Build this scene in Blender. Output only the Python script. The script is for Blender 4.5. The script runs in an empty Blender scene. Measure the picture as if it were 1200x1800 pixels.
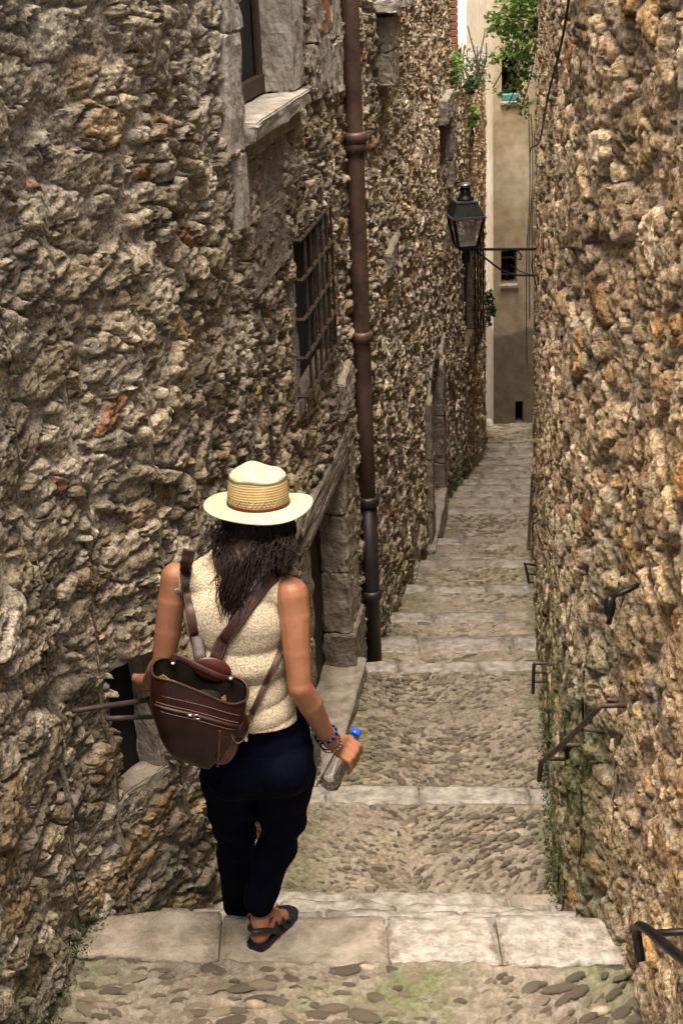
import bpy, bmesh, math, random
import numpy as np
from mathutils import Vector, Matrix, noise as mnoise
R = math.radians
random.seed(7)
S = bpy.context.scene
# ------------------------------------------------------------------ camera, sky, sun, exposure
CZ = 3.08; FPX = 2600.0; PITCH = R(22.25); ROLL = R(-2.5)
cam_d = bpy.data.cameras.new('camera'); cam = bpy.data.objects.new('camera', cam_d)
S.collection.objects.link(cam); S.camera = cam
cam.matrix_world = Matrix.Translation((0, 0, CZ)) @ Matrix.Rotation(math.pi/2-PITCH, 4, 'X') @ Matrix.Rotation(ROLL, 4, 'Z')
cam_d.sensor_fit = 'VERTICAL'; cam_d.sensor_height = 24; cam_d.lens = 24*FPX/1800
cam_d.clip_start = 0.05; cam_d.clip_end = 400
W = bpy.data.worlds.new('World'); S.world = W; W.use_nodes = True
SUN_EL = R(77); SUN_ROT = R(196)
wn = W.node_tree; bg = wn.nodes['Background']
sky = wn.nodes.new('ShaderNodeTexSky'); sky.sky_type = 'NISHITA'; sky.sun_disc = False
sky.sun_elevation = SUN_EL; sky.sun_rotation = SUN_ROT; sky.dust_density = 4; sky.air_density = 1.0; sky.ozone_density = 0.0
wn.links.new(sky.outputs[0], bg.inputs[0]); bg.inputs[1].default_value = 0.10
sd = bpy.data.lights.new('sun', 'SUN'); sd.energy = 2.9; sd.angle = R(44); sd.color = (1, .90, .77)
sun = bpy.data.objects.new('sun', sd); S.collection.objects.link(sun)
sdir = Vector((math.sin(SUN_ROT)*math.cos(SUN_EL), math.cos(SUN_ROT)*math.cos(SUN_EL), math.sin(SUN_EL)))
sun.rotation_euler = sdir.to_track_quat('Z', 'Y').to_euler()
S.view_settings.view_transform = 'Standard'; S.view_settings.look = 'None'
S.view_settings.gamma = 1; S.view_settings.exposure = 1.93
S.render.engine = 'CYCLES'
S.cycles.max_bounces = 8; S.cycles.diffuse_bounces = 6

# ------------------------------------------------------------------ helpers
COL = S.collection
def ray(x, y):
    v = Vector(((x-600)/FPX, (900-y)/FPX, -1.0))
    return (cam.matrix_world.to_3x3() @ v)
cam_m = cam.matrix_world.copy()
def at(x, y, Y):
    "point of the place that lies at distance Y down the alley"
    r = cam_m.to_3x3() @ Vector(((x-600)/FPX, (900-y)/FPX, -1.0))
    return Vector((0, 0, CZ)) + r*(Y/r.y)
def tag(o, label=None, cat=None, group=None, kind=None):
    if label: o['label'] = label
    if cat: o['category'] = cat
    if group: o['group'] = group
    if kind: o['kind'] = kind
    return o
def empty(name, loc=(0, 0, 0), label=None, cat=None, group=None, kind=None):
    o = bpy.data.objects.new(name, None); COL.objects.link(o); o.location = loc
    o.empty_display_size = .1
    return tag(o, label, cat, group, kind)
def link(name, me, mat, parent=None, smooth=False):
    o = bpy.data.objects.new(name, me); COL.objects.link(o)
    if mat and not me.materials: me.materials.append(mat)
    if smooth:
        me.polygons.foreach_set('use_smooth', [True]*len(me.polygons))
    if parent:
        o.parent = parent; o.matrix_parent_inverse = Matrix.Translation(-parent.location)
    return o
def mesh_from(name, verts, quads, col=None, smooth=False):
    "fast mesh from numpy arrays of quads"
    me = bpy.data.meshes.new(name)
    verts = np.asarray(verts, np.float32); quads = np.asarray(quads, np.int32)
    me.vertices.add(len(verts)); me.vertices.foreach_set('co', verts.ravel())
    n = len(quads); k = quads.shape[1] if n else 4
    me.loops.add(n*k); me.loops.foreach_set('vertex_index', quads.ravel())
    me.polygons.add(n)
    me.polygons.foreach_set('loop_start', np.arange(0, n*k, k, dtype=np.int32))
    me.polygons.foreach_set('loop_total', np.full(n, k, np.int32))
    me.update(calc_edges=True)
    if smooth: me.polygons.foreach_set('use_smooth', np.ones(n, bool))
    if col is not None:
        a = me.attributes.new('Col', 'FLOAT_COLOR', 'POINT')
        c = np.ones((len(verts), 4), np.float32); c[:, :3] = col
        a.data.foreach_set('color', c.ravel())
    me.validate()
    return me
def bm_obj(name, bm, mat, parent=None, smooth=False):
    me = bpy.data.meshes.new(name); bm.to_mesh(me); bm.free()
    return link(name, me, mat, parent, smooth)
def add_box8(bm, pts, bev=0, seg=1):
    "hexahedron from 8 points: 4 bottom, 4 top (same winding)"
    vs = [bm.verts.new(p) for p in pts]
    fs = [bm.faces.new([vs[i] for i in q]) for q in ((3,2,1,0),(4,5,6,7),(0,1,5,4),(1,2,6,5),(2,3,7,6),(3,0,4,7))]
    if bev:
        es = list({e for f in fs for e in f.edges})
        bmesh.ops.bevel(bm, geom=es, offset=bev, segments=seg, affect='EDGES', profile=.5)
    return vs
def box_pts(c, sx, sy, sz, m=None):
    pts = [Vector((x*sx/2, y*sy/2, z*sz/2)) for z in (-1, 1) for x, y in ((-1,-1),(1,-1),(1,1),(-1,1))]
    if m is not None: pts = [m @ p for p in pts]
    return [p+Vector(c) for p in pts]
def frame_of(d):
    d = Vector(d).normalized(); a = Vector((0,0,1)) if abs(d.z) < .9 else Vector((1,0,0))
    x = d.cross(a).normalized(); return x, d.cross(x).normalized()
def add_tube(bm, pts, rad, n=8, cap=True, flat=1.0, side=None):
    "tube along points, rad number or list; flat squashes one axis (ribbons)"
    pts = [Vector(p) for p in pts]; rings = []
    for i, p in enumerate(pts):
        d = (pts[min(i+1, len(pts)-1)]-pts[max(i-1, 0)])
        if d.length < 1e-9: d = Vector((0,0,1))
        d.normalize()
        if side is not None:
            s = Vector(side(i) if callable(side) else side); x = (s-d*s.dot(d)).normalized(); y = d.cross(x)
        else:
            if i == 0: x, y = frame_of(d)
            else:
                x = (px-d*px.dot(d)).normalized(); y = d.cross(x)
        px = x
        r = rad[i] if hasattr(rad, '__len__') else rad
        rings.append([bm.verts.new(p+x*math.cos(t)*r+y*math.sin(t)*r*flat) for t in [2*math.pi*k/n for k in range(n)]])
    for a, b in zip(rings[:-1], rings[1:]):
        for k in range(n): bm.faces.new((a[k], a[(k+1)%n], b[(k+1)%n], b[k]))
    if cap:
        bm.faces.new(rings[0][::-1]); bm.faces.new(rings[-1])
def add_lathe(bm, prof, n=24, c=(0,0,0), m=None, cap=True, fn=None):
    rings = []
    for r, z in prof:
        ring = []
        for k in range(n):
            t = 2*math.pi*k/n; p = Vector((r*math.cos(t), r*math.sin(t), z))
            if fn: p = fn(p, t, r)
            if m is not None: p = m @ p
            ring.append(bm.verts.new(p+Vector(c)))
        rings.append(ring)
    for a, b in zip(rings[:-1], rings[1:]):
        for k in range(n): bm.faces.new((a[k], a[(k+1)%n], b[(k+1)%n], b[k]))
    if cap:
        bm.faces.new(rings[0][::-1]); bm.faces.new(rings[-1])
def catmull(pts, n=8):
    pts = [Vector(p) for p in pts]; out = []
    for i in range(len(pts)-1):
        p0, p1, p2, p3 = pts[max(i-1,0)], pts[i], pts[i+1], pts[min(i+2,len(pts)-1)]
        for k in range(n):
            t = k/n
            out.append(.5*((2*p1)+(p2-p0)*t+(2*p0-5*p1+4*p2-p3)*t*t+(3*p1-p0-3*p2+p3)*t**3))
    out.append(pts[-1]); return out

# ------------------------------------------------------------------ numpy noise
def _h(ix, iy, s):
    n = (ix.astype(np.int64)*374761393 + iy.astype(np.int64)*668265263 + s*1442695041) & 0xffffffff
    n = ((n ^ (n >> 13))*1274126177) & 0xffffffff
    n = ((n ^ (n >> 16))*2246822519) & 0xffffffff
    return ((n ^ (n >> 15)) & 0xffffff)/float(0xffffff)
def vn(x, y, s=0):
    ix = np.floor(x); iy = np.floor(y); fx = x-ix; fy = y-iy
    fx = fx*fx*(3-2*fx); fy = fy*fy*(3-2*fy)
    a = _h(ix, iy, s); b = _h(ix+1, iy, s); c = _h(ix, iy+1, s); d = _h(ix+1, iy+1, s)
    return (a*(1-fx)+b*fx)*(1-fy)+(c*(1-fx)+d*fx)*fy
def fbm(x, y, s=0, o=4, g=.5):
    t = 0; a = 1; n = 0
    for k in range(o):
        t = t+a*(vn(x*2**k+k*17.3, y*2**k+k*9.1, s+k)-.5); n += a; a *= g
    return t/n*2
def sstep(a, b, x):
    t = np.clip((x-a)/(b-a), 0, 1); return t*t*(3-2*t)

# ------------------------------------------------------------------ materials
def new_mat(name):
    m = bpy.data.materials.new(name); m.use_nodes = True
    return m, m.node_tree.nodes, m.node_tree.links, m.node_tree.nodes['Principled BSDF']
def mat(name, col, rough=.8, nscale=20, var=.25, bump=.3, bscale=60, bdist=.004, metal=0, spec=.3, col2=None, wear=0.0):
    m, N, L, P = new_mat(name)
    tc = N.new('ShaderNodeTexCoord')
    n1 = N.new('ShaderNodeTexNoise'); n1.inputs['Scale'].default_value = nscale; n1.inputs['Detail'].default_value = 6; n1.inputs['Roughness'].default_value = .65
    L.new(tc.outputs['Object'], n1.inputs['Vector'])
    r = N.new('ShaderNodeValToRGB'); c = Vector(col); c2 = Vector(col2) if col2 else c*(1+var)
    r.color_ramp.elements[0].position = .32; r.color_ramp.elements[1].position = .68
    r.color_ramp.elements[0].color = (*(c*(1-var)), 1); r.color_ramp.elements[1].color = (*c2, 1)
    L.new(n1.outputs['Fac'], r.inputs[0]); L.new(r.outputs[0], P.inputs['Base Color'])
    P.inputs['Roughness'].default_value = rough; P.inputs['Metallic'].default_value = metal
    P.inputs['Specular IOR Level'].default_value = spec
    if bump:
        n2 = N.new('ShaderNodeTexNoise'); n2.inputs['Scale'].default_value = bscale; n2.inputs['Detail'].default_value = 8
        L.new(tc.outputs['Object'], n2.inputs['Vector'])
        b = N.new('ShaderNodeBump'); b.inputs['Strength'].default_value = bump; b.inputs['Distance'].default_value = bdist
        L.new(n2.outputs['Fac'], b.inputs['Height']); L.new(b.outputs[0], P.inputs['Normal'])
    return m
def rock_mat(name, gain=1.0, lich=.6, lo=(.30,.26,.21), hi=1.62, rough=.88, spec=.3, bd=.024, s1=85):
    m, N, L, P = new_mat(name)
    at_ = N.new('ShaderNodeAttribute'); at_.attribute_name = 'Col'
    tc = N.new('ShaderNodeTexCoord')
    n1 = N.new('ShaderNodeTexNoise'); n1.inputs['Scale'].default_value = s1; n1.inputs['Detail'].default_value = 8; n1.inputs['Roughness'].default_value = .82
    L.new(tc.outputs['Object'], n1.inputs['Vector'])
    r = N.new('ShaderNodeValToRGB'); e = r.color_ramp.elements
    e[0].position = .38; e[0].color = (*lo, 1); e[1].position = .62; e[1].color = (hi, hi, hi*.99, 1)
    L.new(n1.outputs['Fac'], r.inputs[0])
    mx = N.new('ShaderNodeMix'); mx.data_type = 'RGBA'; mx.blend_type = 'MULTIPLY'; mx.inputs[0].default_value = 1
    L.new(at_.outputs['Color'], mx.inputs[6]); L.new(r.outputs[0], mx.inputs[7])
    n3 = N.new('ShaderNodeTexNoise'); n3.inputs['Scale'].default_value = 9; n3.inputs['Detail'].default_value = 10; n3.inputs['Roughness'].default_value = .75
    L.new(tc.outputs['Object'], n3.inputs['Vector'])
    r3 = N.new('ShaderNodeValToRGB'); r3.color_ramp.elements[0].position = .56; r3.color_ramp.elements[1].position = .66
    r3.color_ramp.elements[0].color = (0,0,0,1); r3.color_ramp.elements[1].color = (lich,lich,lich,1)
    L.new(n3.outputs['Fac'], r3.inputs[0])
    m2 = N.new('ShaderNodeMix'); m2.data_type = 'RGBA'; m2.inputs[7].default_value = (.50*gain, .46*gain, .40*gain, 1)
    L.new(r3.outputs[0], m2.inputs[0]); L.new(mx.outputs[2], m2.inputs[6]); L.new(m2.outputs[2], P.inputs['Base Color'])
    P.inputs['Roughness'].default_value = rough; P.inputs['Specular IOR Level'].default_value = spec
    n2 = N.new('ShaderNodeTexNoise'); n2.inputs['Scale'].default_value = 42; n2.inputs['Detail'].default_value = 10; n2.inputs['Roughness'].default_value = .7
    L.new(tc.outputs['Object'], n2.inputs['Vector'])
    b = N.new('ShaderNodeBump'); b.inputs['Strength'].default_value = 1.0; b.inputs['Distance'].default_value = bd
    L.new(n2.outputs['Fac'], b.inputs['Height']); L.new(b.outputs[0], P.inputs['Normal'])
    return m
M = {}
M['rock'] = rock_mat('rubble_rock')
M['paving'] = rock_mat('paving_mortar', rough=.8, spec=.35, bd=.010, s1=40, lich=.18, lo=(.62,.57,.50), hi=1.25)
M['slab'] = mat('worn_slab', (.235,.20,.155), .45, 19, .3, 1, 34, .014, spec=.5, col2=(.43,.385,.325))
M['pebble'] = mat('river_pebble', (.19,.155,.115), .65, 26, .45, .8, 60, .006, spec=.35, col2=(.31,.265,.205))
M['dressed'] = mat('dressed_stone', (.25,.205,.15), .88, 11, .35, 1, 45, .010, col2=(.37,.31,.24))
M['dressed_pale'] = mat('pale_dressed_stone', (.30,.258,.20), .85, 11, .3, .9, 40, .008, col2=(.46,.405,.335))
M['dressed_grey'] = mat('grey_rough_stone', (.17,.14,.105), .9, 13, .35, 1, 60, .012, col2=(.27,.225,.17))
M['brick'] = mat('old_brick', (.30,.13,.075), .9, 15, .35, .7, 60, .004)
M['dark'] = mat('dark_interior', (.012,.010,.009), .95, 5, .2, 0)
M['iron'] = mat('black_iron', (.016,.015,.015), .45, 30, .3, .3, 90, .001, metal=.6, spec=.5)
M['rustiron'] = mat('rusty_iron', (.05,.04,.034), .6, 30, .4, .5, 90, .002, metal=.4, col2=(.10,.065,.045))
M['pipe'] = mat('rusty_pipe', (.085,.047,.035), .5, 8, .35, .3, 50, .002, metal=.25, spec=.5, col2=(.15,.085,.06))
M['pipedark'] = mat('dark_pipe', (.028,.021,.02), .45, 8, .35, .3, 50, .002, metal=.3, spec=.5)
M['wood'] = mat('dark_wood', (.045,.028,.018), .7, 12, .3, .4, 60, .003)
M['plaster'] = None
M['cream'] = mat('cream_render', (.74,.68,.60), .95, 1.2, .08, .3, 20, .01)
M['leaf'] = None

def plaster_mat():
    m, N, L, P = new_mat('patched_plaster')
    tc = N.new('ShaderNodeTexCoord'); sx = N.new('ShaderNodeSeparateXYZ'); L.new(tc.outputs['Object'], sx.inputs[0])
    nz = N.new('ShaderNodeTexNoise'); nz.inputs['Scale'].default_value = 2.2; nz.inputs['Detail'].default_value = 7
    L.new(tc.outputs['Object'], nz.inputs['Vector'])
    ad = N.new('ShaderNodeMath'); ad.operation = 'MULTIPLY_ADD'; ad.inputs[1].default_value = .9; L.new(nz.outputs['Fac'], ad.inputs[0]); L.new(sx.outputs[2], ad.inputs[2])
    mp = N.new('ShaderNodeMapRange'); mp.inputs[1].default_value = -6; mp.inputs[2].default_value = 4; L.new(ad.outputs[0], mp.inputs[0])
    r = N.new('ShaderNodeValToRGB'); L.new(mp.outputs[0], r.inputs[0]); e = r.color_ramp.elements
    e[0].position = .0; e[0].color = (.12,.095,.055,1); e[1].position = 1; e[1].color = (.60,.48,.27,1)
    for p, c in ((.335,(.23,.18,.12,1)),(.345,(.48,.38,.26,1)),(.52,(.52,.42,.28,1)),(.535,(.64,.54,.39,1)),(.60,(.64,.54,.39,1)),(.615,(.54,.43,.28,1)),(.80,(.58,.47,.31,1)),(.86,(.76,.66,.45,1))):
        x = e.new(p); x.color = c
    n2 = N.new('ShaderNodeTexNoise'); n2.inputs['Scale'].default_value = 7; n2.inputs['Detail'].default_value = 9; L.new(tc.outputs['Object'], n2.inputs['Vector'])
    r2 = N.new('ShaderNodeValToRGB'); r2.color_ramp.elements[0].position = .3; r2.color_ramp.elements[0].color = (.72,.70,.67,1); r2.color_ramp.elements[1].position = .7; r2.color_ramp.elements[1].color = (1.1,1.1,1.1,1)
    L.new(n2.outputs['Fac'], r2.inputs[0])
    mx = N.new('ShaderNodeMix'); mx.data_type = 'RGBA'; mx.blend_type = 'MULTIPLY'; mx.inputs[0].default_value = 1
    L.new(r.outputs[0], mx.inputs[6]); L.new(r2.outputs[0], mx.inputs[7]); L.new(mx.outputs[2], P.inputs['Base Color'])
    P.inputs['Roughness'].default_value = .95
    return m
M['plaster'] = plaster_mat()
def leaf_mat(name, c1, c2):
    m, N, L, P = new_mat(name)
    ge = N.new('ShaderNodeNewGeometry'); r = N.new('ShaderNodeValToRGB')
    r.color_ramp.elements[0].color = (*c1, 1); r.color_ramp.elements[1].color = (*c2, 1)
    L.new(ge.outputs['Random Per Island'], r.inputs[0]); L.new(r.outputs[0], P.inputs['Base Color'])
    P.inputs['Roughness'].default_value = .5
    t = N.new('ShaderNodeBsdfTranslucent'); L.new(r.outputs[0], t.inputs[0])
    mx = N.new('ShaderNodeMixShader'); mx.inputs[0].default_value = .45
    L.new(P.outputs[0], mx.inputs[1]); L.new(t.outputs[0], mx.inputs[2]); L.new(mx.outputs[0], N['Material Output'].inputs[0])
    return m
M['leaf'] = leaf_mat('vine_leaf', (.09,.20,.03), (.38,.52,.14))
M['leafdark'] = leaf_mat('weed_leaf', (.025,.07,.015), (.09,.17,.05))
M['moss'] = leaf_mat('moss', (.02,.04,.01), (.06,.09,.025))

# ------------------------------------------------------------------ the two wall lines in plan
LP = [(-1.03,1.0),(-.99,2.4),(-.96,3.0),(-.93,3.5),(-.87,3.98),(-.71,4.27),(-.5,4.55),(-.41,5.0),(-.215,6.0),(.075,7.7),(.50,10.17),(.80,12.1),(1.27,15.27),(1.69,17.65),(2.17,20.1),(2.29,21.9)]
RP = [(.68,0.6),(.74,1.8),(.79,2.8),(.795,3.5),(.80,3.9),(.70,4.25),(.765,4.9),(.89,5.92),(1.09,7.65),(1.42,10.1),(1.85,13.3),(2.46,17.6),(2.84,20.2),(3.03,21.9)]
class Line:
    def __init__(s, P, sign, y0):
        P = np.array(P, float)
        for _ in range(2):
            Q = [P[0]]
            for a, b in zip(P[:-1], P[1:]): Q += [a*.75+b*.25, a*.25+b*.75]
            Q.append(P[-1]); P = np.array(Q)
        L_ = np.concatenate([[0], np.cumsum(np.linalg.norm(np.diff(P, axis=0), axis=1))])
        s.P = P; s.off = np.interp(y0, P[:,1], L_); s.S = L_-s.off; s.sign = sign
        t = np.gradient(P, axis=0); t /= np.linalg.norm(t, axis=1)[:,None]
        for _ in range(2): t[1:-1] = (t[:-2]+t[1:-1]*2+t[2:])/4
        t /= np.linalg.norm(t, axis=1)[:,None]
        s.n = np.stack([t[:,1], -t[:,0]], 1)*sign
    def pos(s, u, z, h):
        u = np.asarray(u, float)
        x = np.interp(u, s.S, s.P[:,0])+np.interp(u, s.S, s.n[:,0])*h
        y = np.interp(u, s.S, s.P[:,1])+np.interp(u, s.S, s.n[:,1])*h
        return np.stack(np.broadcast_arrays(x, y, z), -1)
    def p(s, u, z, h=0): return Vector(s.pos(u, z, h))
    def uY(s, Y): return float(np.interp(Y, s.P[:,1], s.S))
    def Yu(s, u): return np.interp(u, s.S, s.P[:,1])
    def xY(s, Y): return np.interp(Y, s.P[:,1], s.P[:,0])
WL = Line(LP, 1, 3.0); WR = Line(RP, -1, 3.0)

# ------------------------------------------------------------------ stair profile (Y of each front edge, level of that edge)
EDGE = [(4.02,0),(4.27,-.18),(4.55,-.36),(4.84,-.54),(5.97,-.78),(7.69,-1.04),(8.43,-1.26),(9.22,-1.48),(10.14,-1.71),(11.08,-1.93),(12.07,-2.16),(13.37,-2.41),(14.13,-2.62),(14.87,-2.84),(15.60,-3.06),(16.33,-3.27),(17.10,-3.49),(17.92,-3.71),(18.76,-3.94),(19.66,-4.16),(20.64,-4.39),(22.5,-4.62)]
def ground(Y):
    Y = np.asarray(Y, float); z = np.zeros_like(Y)+0.0
    z = np.where(Y < 3.1, .18, z); z = np.where(Y < 2.7, .36, z); z = np.where(Y < 2.3, .54, z); z = np.where(Y<1.9,.72,z)
    for i in range(1, len(EDGE)):
        y0, z0 = EDGE[i-1]; y1, z1 = EDGE[i]
        st = z0-.18
        z = np.where(Y > y0, st+(z1-st)*np.clip((Y-y0)/(y1-y0), 0, 1), z)
    return z

# ------------------------------------------------------------------ rubble wall built as relief, cut into its stones
PAL = np.array([(.37,.32,.245),(.33,.28,.21),(.42,.375,.30),(.25,.205,.15),(.50,.455,.38),(.33,.25,.155),(.35,.24,.13),(.29,.16,.095),(.38,.32,.225),(.20,.165,.12)])
PALW = np.array([.22,.18,.17,.12,.09,.07,.03,.013,.07,.04]); PALW = PALW/PALW.sum()
PALR = PAL*np.array([1.14,1.03,.90])
def cam_px(p):
    mi = np.array(cam_m.inverted()); q = p@mi[:3,:3].T+mi[:3,3]
    return np.stack([600+FPX*q[...,0]/-q[...,2], 900-FPX*q[...,1]/-q[...,2]], -1)
def rubble(parent, line, u0, u1, ztop, opens, seed, cu=.125, cz=.066, n_ind=280, pal=PAL, rows=540, dens=.0031, relief=1.0, shift=.035, zdense=3.15, colfn=None, big=None):
    us = [u0]
    while us[-1] < u1:
        Y = max(1.6, float(line.Yu(us[-1]))); us.append(us[-1]+max(.009, dens*Y))
    us[-1] = u1; us = np.array(us); nu = len(us)
    zb = ground(line.Yu(us)+.1)-.14; zd = min(zdense, ztop)
    t = np.linspace(0, 1, rows); Z = zb[:,None]+(zd-zb)[:,None]*t[None,:]
    if ztop > zd+.05:
        e = np.linspace(zd, ztop, 26)[1:]; Z = np.concatenate([Z, np.repeat(e[None], nu, 0)], 1)
    nz = Z.shape[1]; U = np.repeat(us[:,None], nz, 1)
    # warped coordinates
    wu = U+.030*fbm(U*7, Z*7, seed+1, 4, .6)+.05*fbm(U*1.7, Z*1.7, seed+2, 2)
    wz = Z+.024*fbm(U*8, Z*8, seed+3, 4, .6)+.05*fbm(U*1.3, Z*1.9, seed+4, 2)
    gi = np.floor(wu/cu).astype(np.int64); gj = np.floor(wz/cz).astype(np.int64)
    F1 = np.full(U.shape, 9.0); F2 = F1.copy(); ID = np.zeros(U.shape, np.int64); CU = F1*0; CV = F1*0
    for dj in (-2,-1,0,1,2):
        for di in (-2,-1,0,1,2):
            a = gi+di; b = gj+dj
            r1 = _h(a, b, seed+11); r2 = _h(a, b, seed+12); r3 = _h(a, b, seed+13)
            px = (a+.5+(r1-.5)*.85+.35*(b & 1))*cu; pz = (b+.5+(r2-.5)*.8)*cz
            w = .55+1.45*r3**2.2
            if big is not None: w = w+np.where(r3 > .74, big(px), 0)
            # tilted, stretched metric per stone
            th = (_h(a, b, seed+14)-.5)*1.1; c, s_ = np.cos(th), np.sin(th)
            dx = wu-px; dz = wz-pz
            st = .75+.6*_h(a, b, seed+15)
            d = np.sqrt(((dx*c+dz*s_)/cu/st)**2+((-dx*s_+dz*c)/cz*st)**2+1e-9)/w
            new = d < F1
            F2 = np.where(new, F1, np.minimum(F2, d))
            ID = np.where(new, (a+5000)*20000+(b+5000), ID); CU = np.where(new, px, CU); CV = np.where(new, pz, CV)
            F1 = np.where(new, d, F1)
    e = (F2-F1)/(F1+F2)*1.0
    a = ID//20000-5000; b = ID % 20000-5000
    dx = (wu-CU); dz = (wz-CV)
    h = np.full(U.shape, 1.0)
    for k in range(3):
        g1 = (_h(a, b, seed+30+k)-.5)*.55; g2 = (_h(a, b, seed+40+k)-.5)*.7
        h = np.minimum(h, .012+.030*_h(a, b, seed+50+k)+g1*dx*.55+g2*dz*.75)
    out = (_h(a, b, seed+60)**1.6)*.030
    edge = sstep(.035, .15, e)
    miss = _h(a, b, seed+61) < .06
    h = (np.clip(h, -.01, .05)+out)*edge**.7-.014
    h = np.where(miss, -.020+.2*h, h)
    jn = 1-sstep(.0, .11, e)
    h = h-.022*jn*sstep(.45, .8, vn(U*4, Z*4, seed+70))
    rough = .020*fbm(U*34, Z*30, seed+80, 4, .8)+.008*fbm(U*9, Z*12, seed+90, 3)
    rid = np.abs(fbm(U*24+3, Z*24, seed+95, 3))
    pit = sstep(.12, .42, fbm(U*44, Z*38, seed+96, 3, .7))
    h = (h+rough*(.55+.45*edge)-.012*(rid < .08)*edge-.012*pit)*relief-shift*np.ones_like(U)
    h = h+.022*fbm(U*.9, Z*.9, seed+99, 2)
    du = .004*fbm(U*21, Z*21, seed+110, 3); dzz = .007*fbm(U*20, Z*20, seed+111, 3)-.30*np.clip(h, 0, .1)*0
    P = line.pos((U+du).ravel(), (Z+dzz).ravel(), h.ravel()).reshape(nu, nz, 3)
    # stone colours from the palette, darker in the pits
    pi = np.searchsorted(np.cumsum(PALW), _h(a, b, seed+120)*.9999); pi = np.clip(pi, 0, len(PAL)-1)
    C = pal[pi]*np.array([1.05,1.0,.92])*(.58+.95*_h(a, b, seed+121))[...,None]
    C = C*(1+.45*fbm(U*14, Z*14, seed+122, 4, .75))[...,None]*(1-.45*pit[...,None])
    mort = np.array([.34,.285,.21])*(1+.3*fbm(U*12, Z*12, seed+123, 3))[...,None]
    patch = sstep(.05, .5, fbm(U*1.1+7, Z*1.1, seed+124, 3))   # render still stuck over some stones
    k = (np.clip(1-sstep(.03, .12, e), 0, 1)*.9)[...,None]
    C = C*(1-k)+mort*k
    C = C*(1-.35*patch[...,None])+np.array([.36,.32,.26])*.35*patch[...,None]
    if colfn: C = colfn(C, U, Z, line)
    idx = np.arange(nu*nz).reshape(nu, nz)
    Q = np.stack([idx[:-1,:-1], idx[1:,:-1], idx[1:,1:], idx[:-1,1:]], -1).reshape(-1, 4)
    if line.sign < 0: Q = Q[:, ::-1]
    uc = (us[:-1]+us[1:])[:,None]/2*np.ones((1, nz-1)); zc = (Z[:-1,:-1]+Z[1:,1:])/2
    keep = np.ones(uc.shape, bool)
    for o in opens: keep &= ~((uc > o[0]-.025) & (uc < o[1]+.025) & (zc > o[2]-.02) & (zc < o[3]+.02))
    keep = keep.ravel()
    eq = ((e[:-1,:-1]+e[1:,1:])/2).ravel(); idq = ID[:-1,:-1].ravel()
    same = (ID[:-1,:-1] == ID[1:,1:]).ravel() & (ID[1:,:-1] == ID[:-1,1:]).ravel()
    stone = keep & (eq > .05) & same
    Pf = P.reshape(-1, 3); Cf = C.reshape(-1, 3)
    px = cam_px(Pf); A = px[Q[:,0]]; B = px[Q[:,2]]; C1 = px[Q[:,1]]; D = px[Q[:,3]]
    ar = np.abs((B[:,0]-A[:,0])*(D[:,1]-C1[:,1])-(B[:,1]-A[:,1])*(D[:,0]-C1[:,0]))/2
    inf = (A[:,0] > -20) & (A[:,0] < 1220) & (A[:,1] > -20) & (A[:,1] < 1820)
    ids, inv = np.unique(idq, return_inverse=True)
    tot = np.bincount(inv, weights=ar*inf*stone, minlength=len(ids))
    order = np.argsort(-tot)[:n_ind]; order = order[tot[order] > 30]
    sel = np.zeros(len(ids), bool); sel[order] = True
    def sub(qs, name):
        v, iv = np.unique(qs.ravel(), return_inverse=True)
        return mesh_from(name, Pf[v], iv.reshape(-1, 4), Cf[v])
    link('mortar', sub(Q[keep & ~stone], 'mortar'), M['rock'], parent)
    def largest(qi):   # face indices of the biggest connected patch of a stone
        q = Q[qi]; v, iv = np.unique(q.ravel(), return_inverse=True); iv = iv.reshape(-1, 4); lab = np.arange(len(v))
        while True:
            m = lab[iv].min(1); n2 = lab.copy(); np.minimum.at(n2, iv.ravel(), np.repeat(m, 4))
            if (n2 == lab).all(): break
            lab = n2
        fl = lab[iv[:,0]]; u, c = np.unique(fl, return_counts=True); return qi[fl == u[c.argmax()]]
    sq = np.where(stone & sel[inv])[0]; groups = []
    if len(sq):
        srt = sq[np.argsort(inv[sq], kind='stable')]; cuts = np.where(np.diff(inv[srt]) != 0)[0]+1
        groups = [largest(g) for g in np.split(srt, cuts)]
    used = np.zeros(len(Q), bool)
    for g in groups: used[g] = True
    rest = stone & ~used
    o = link('rubble_stone', sub(Q[rest], 'rubble_stone'), M['rock'], parent); o['kind'] = 'stuff'
    for grp in groups: link('stone', sub(Q[grp], 'stone'), M['rock'], parent)
def wall_back(parent, line, u0, u1, ztop, h=-.5, opens=()):
    "the masonry behind the face: back, top and end of the wall"
    us = np.linspace(u0, u1, 40); bm = bmesh.new(); prev = None
    for u in us:
        zb = float(ground(line.Yu(u)))-.4
        r = [bm.verts.new(line.p(u, zb, h)), bm.verts.new(line.p(u, ztop, h)), bm.verts.new(line.p(u, ztop, -.01))]
        if prev:
            for k in range(2): bm.faces.new((prev[k], r[k], r[k+1], prev[k+1]))
        prev = r
    for u in (u0, u1):
        zb = float(ground(line.Yu(u)))-.4
        bm.faces.new([bm.verts.new(line.p(u, z, hh)) for z, hh in ((zb, h), (zb, -.012), (ztop, -.012), (ztop, h))])
    bm_obj('wall_core', bm, M['dressed_grey'], parent)
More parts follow.
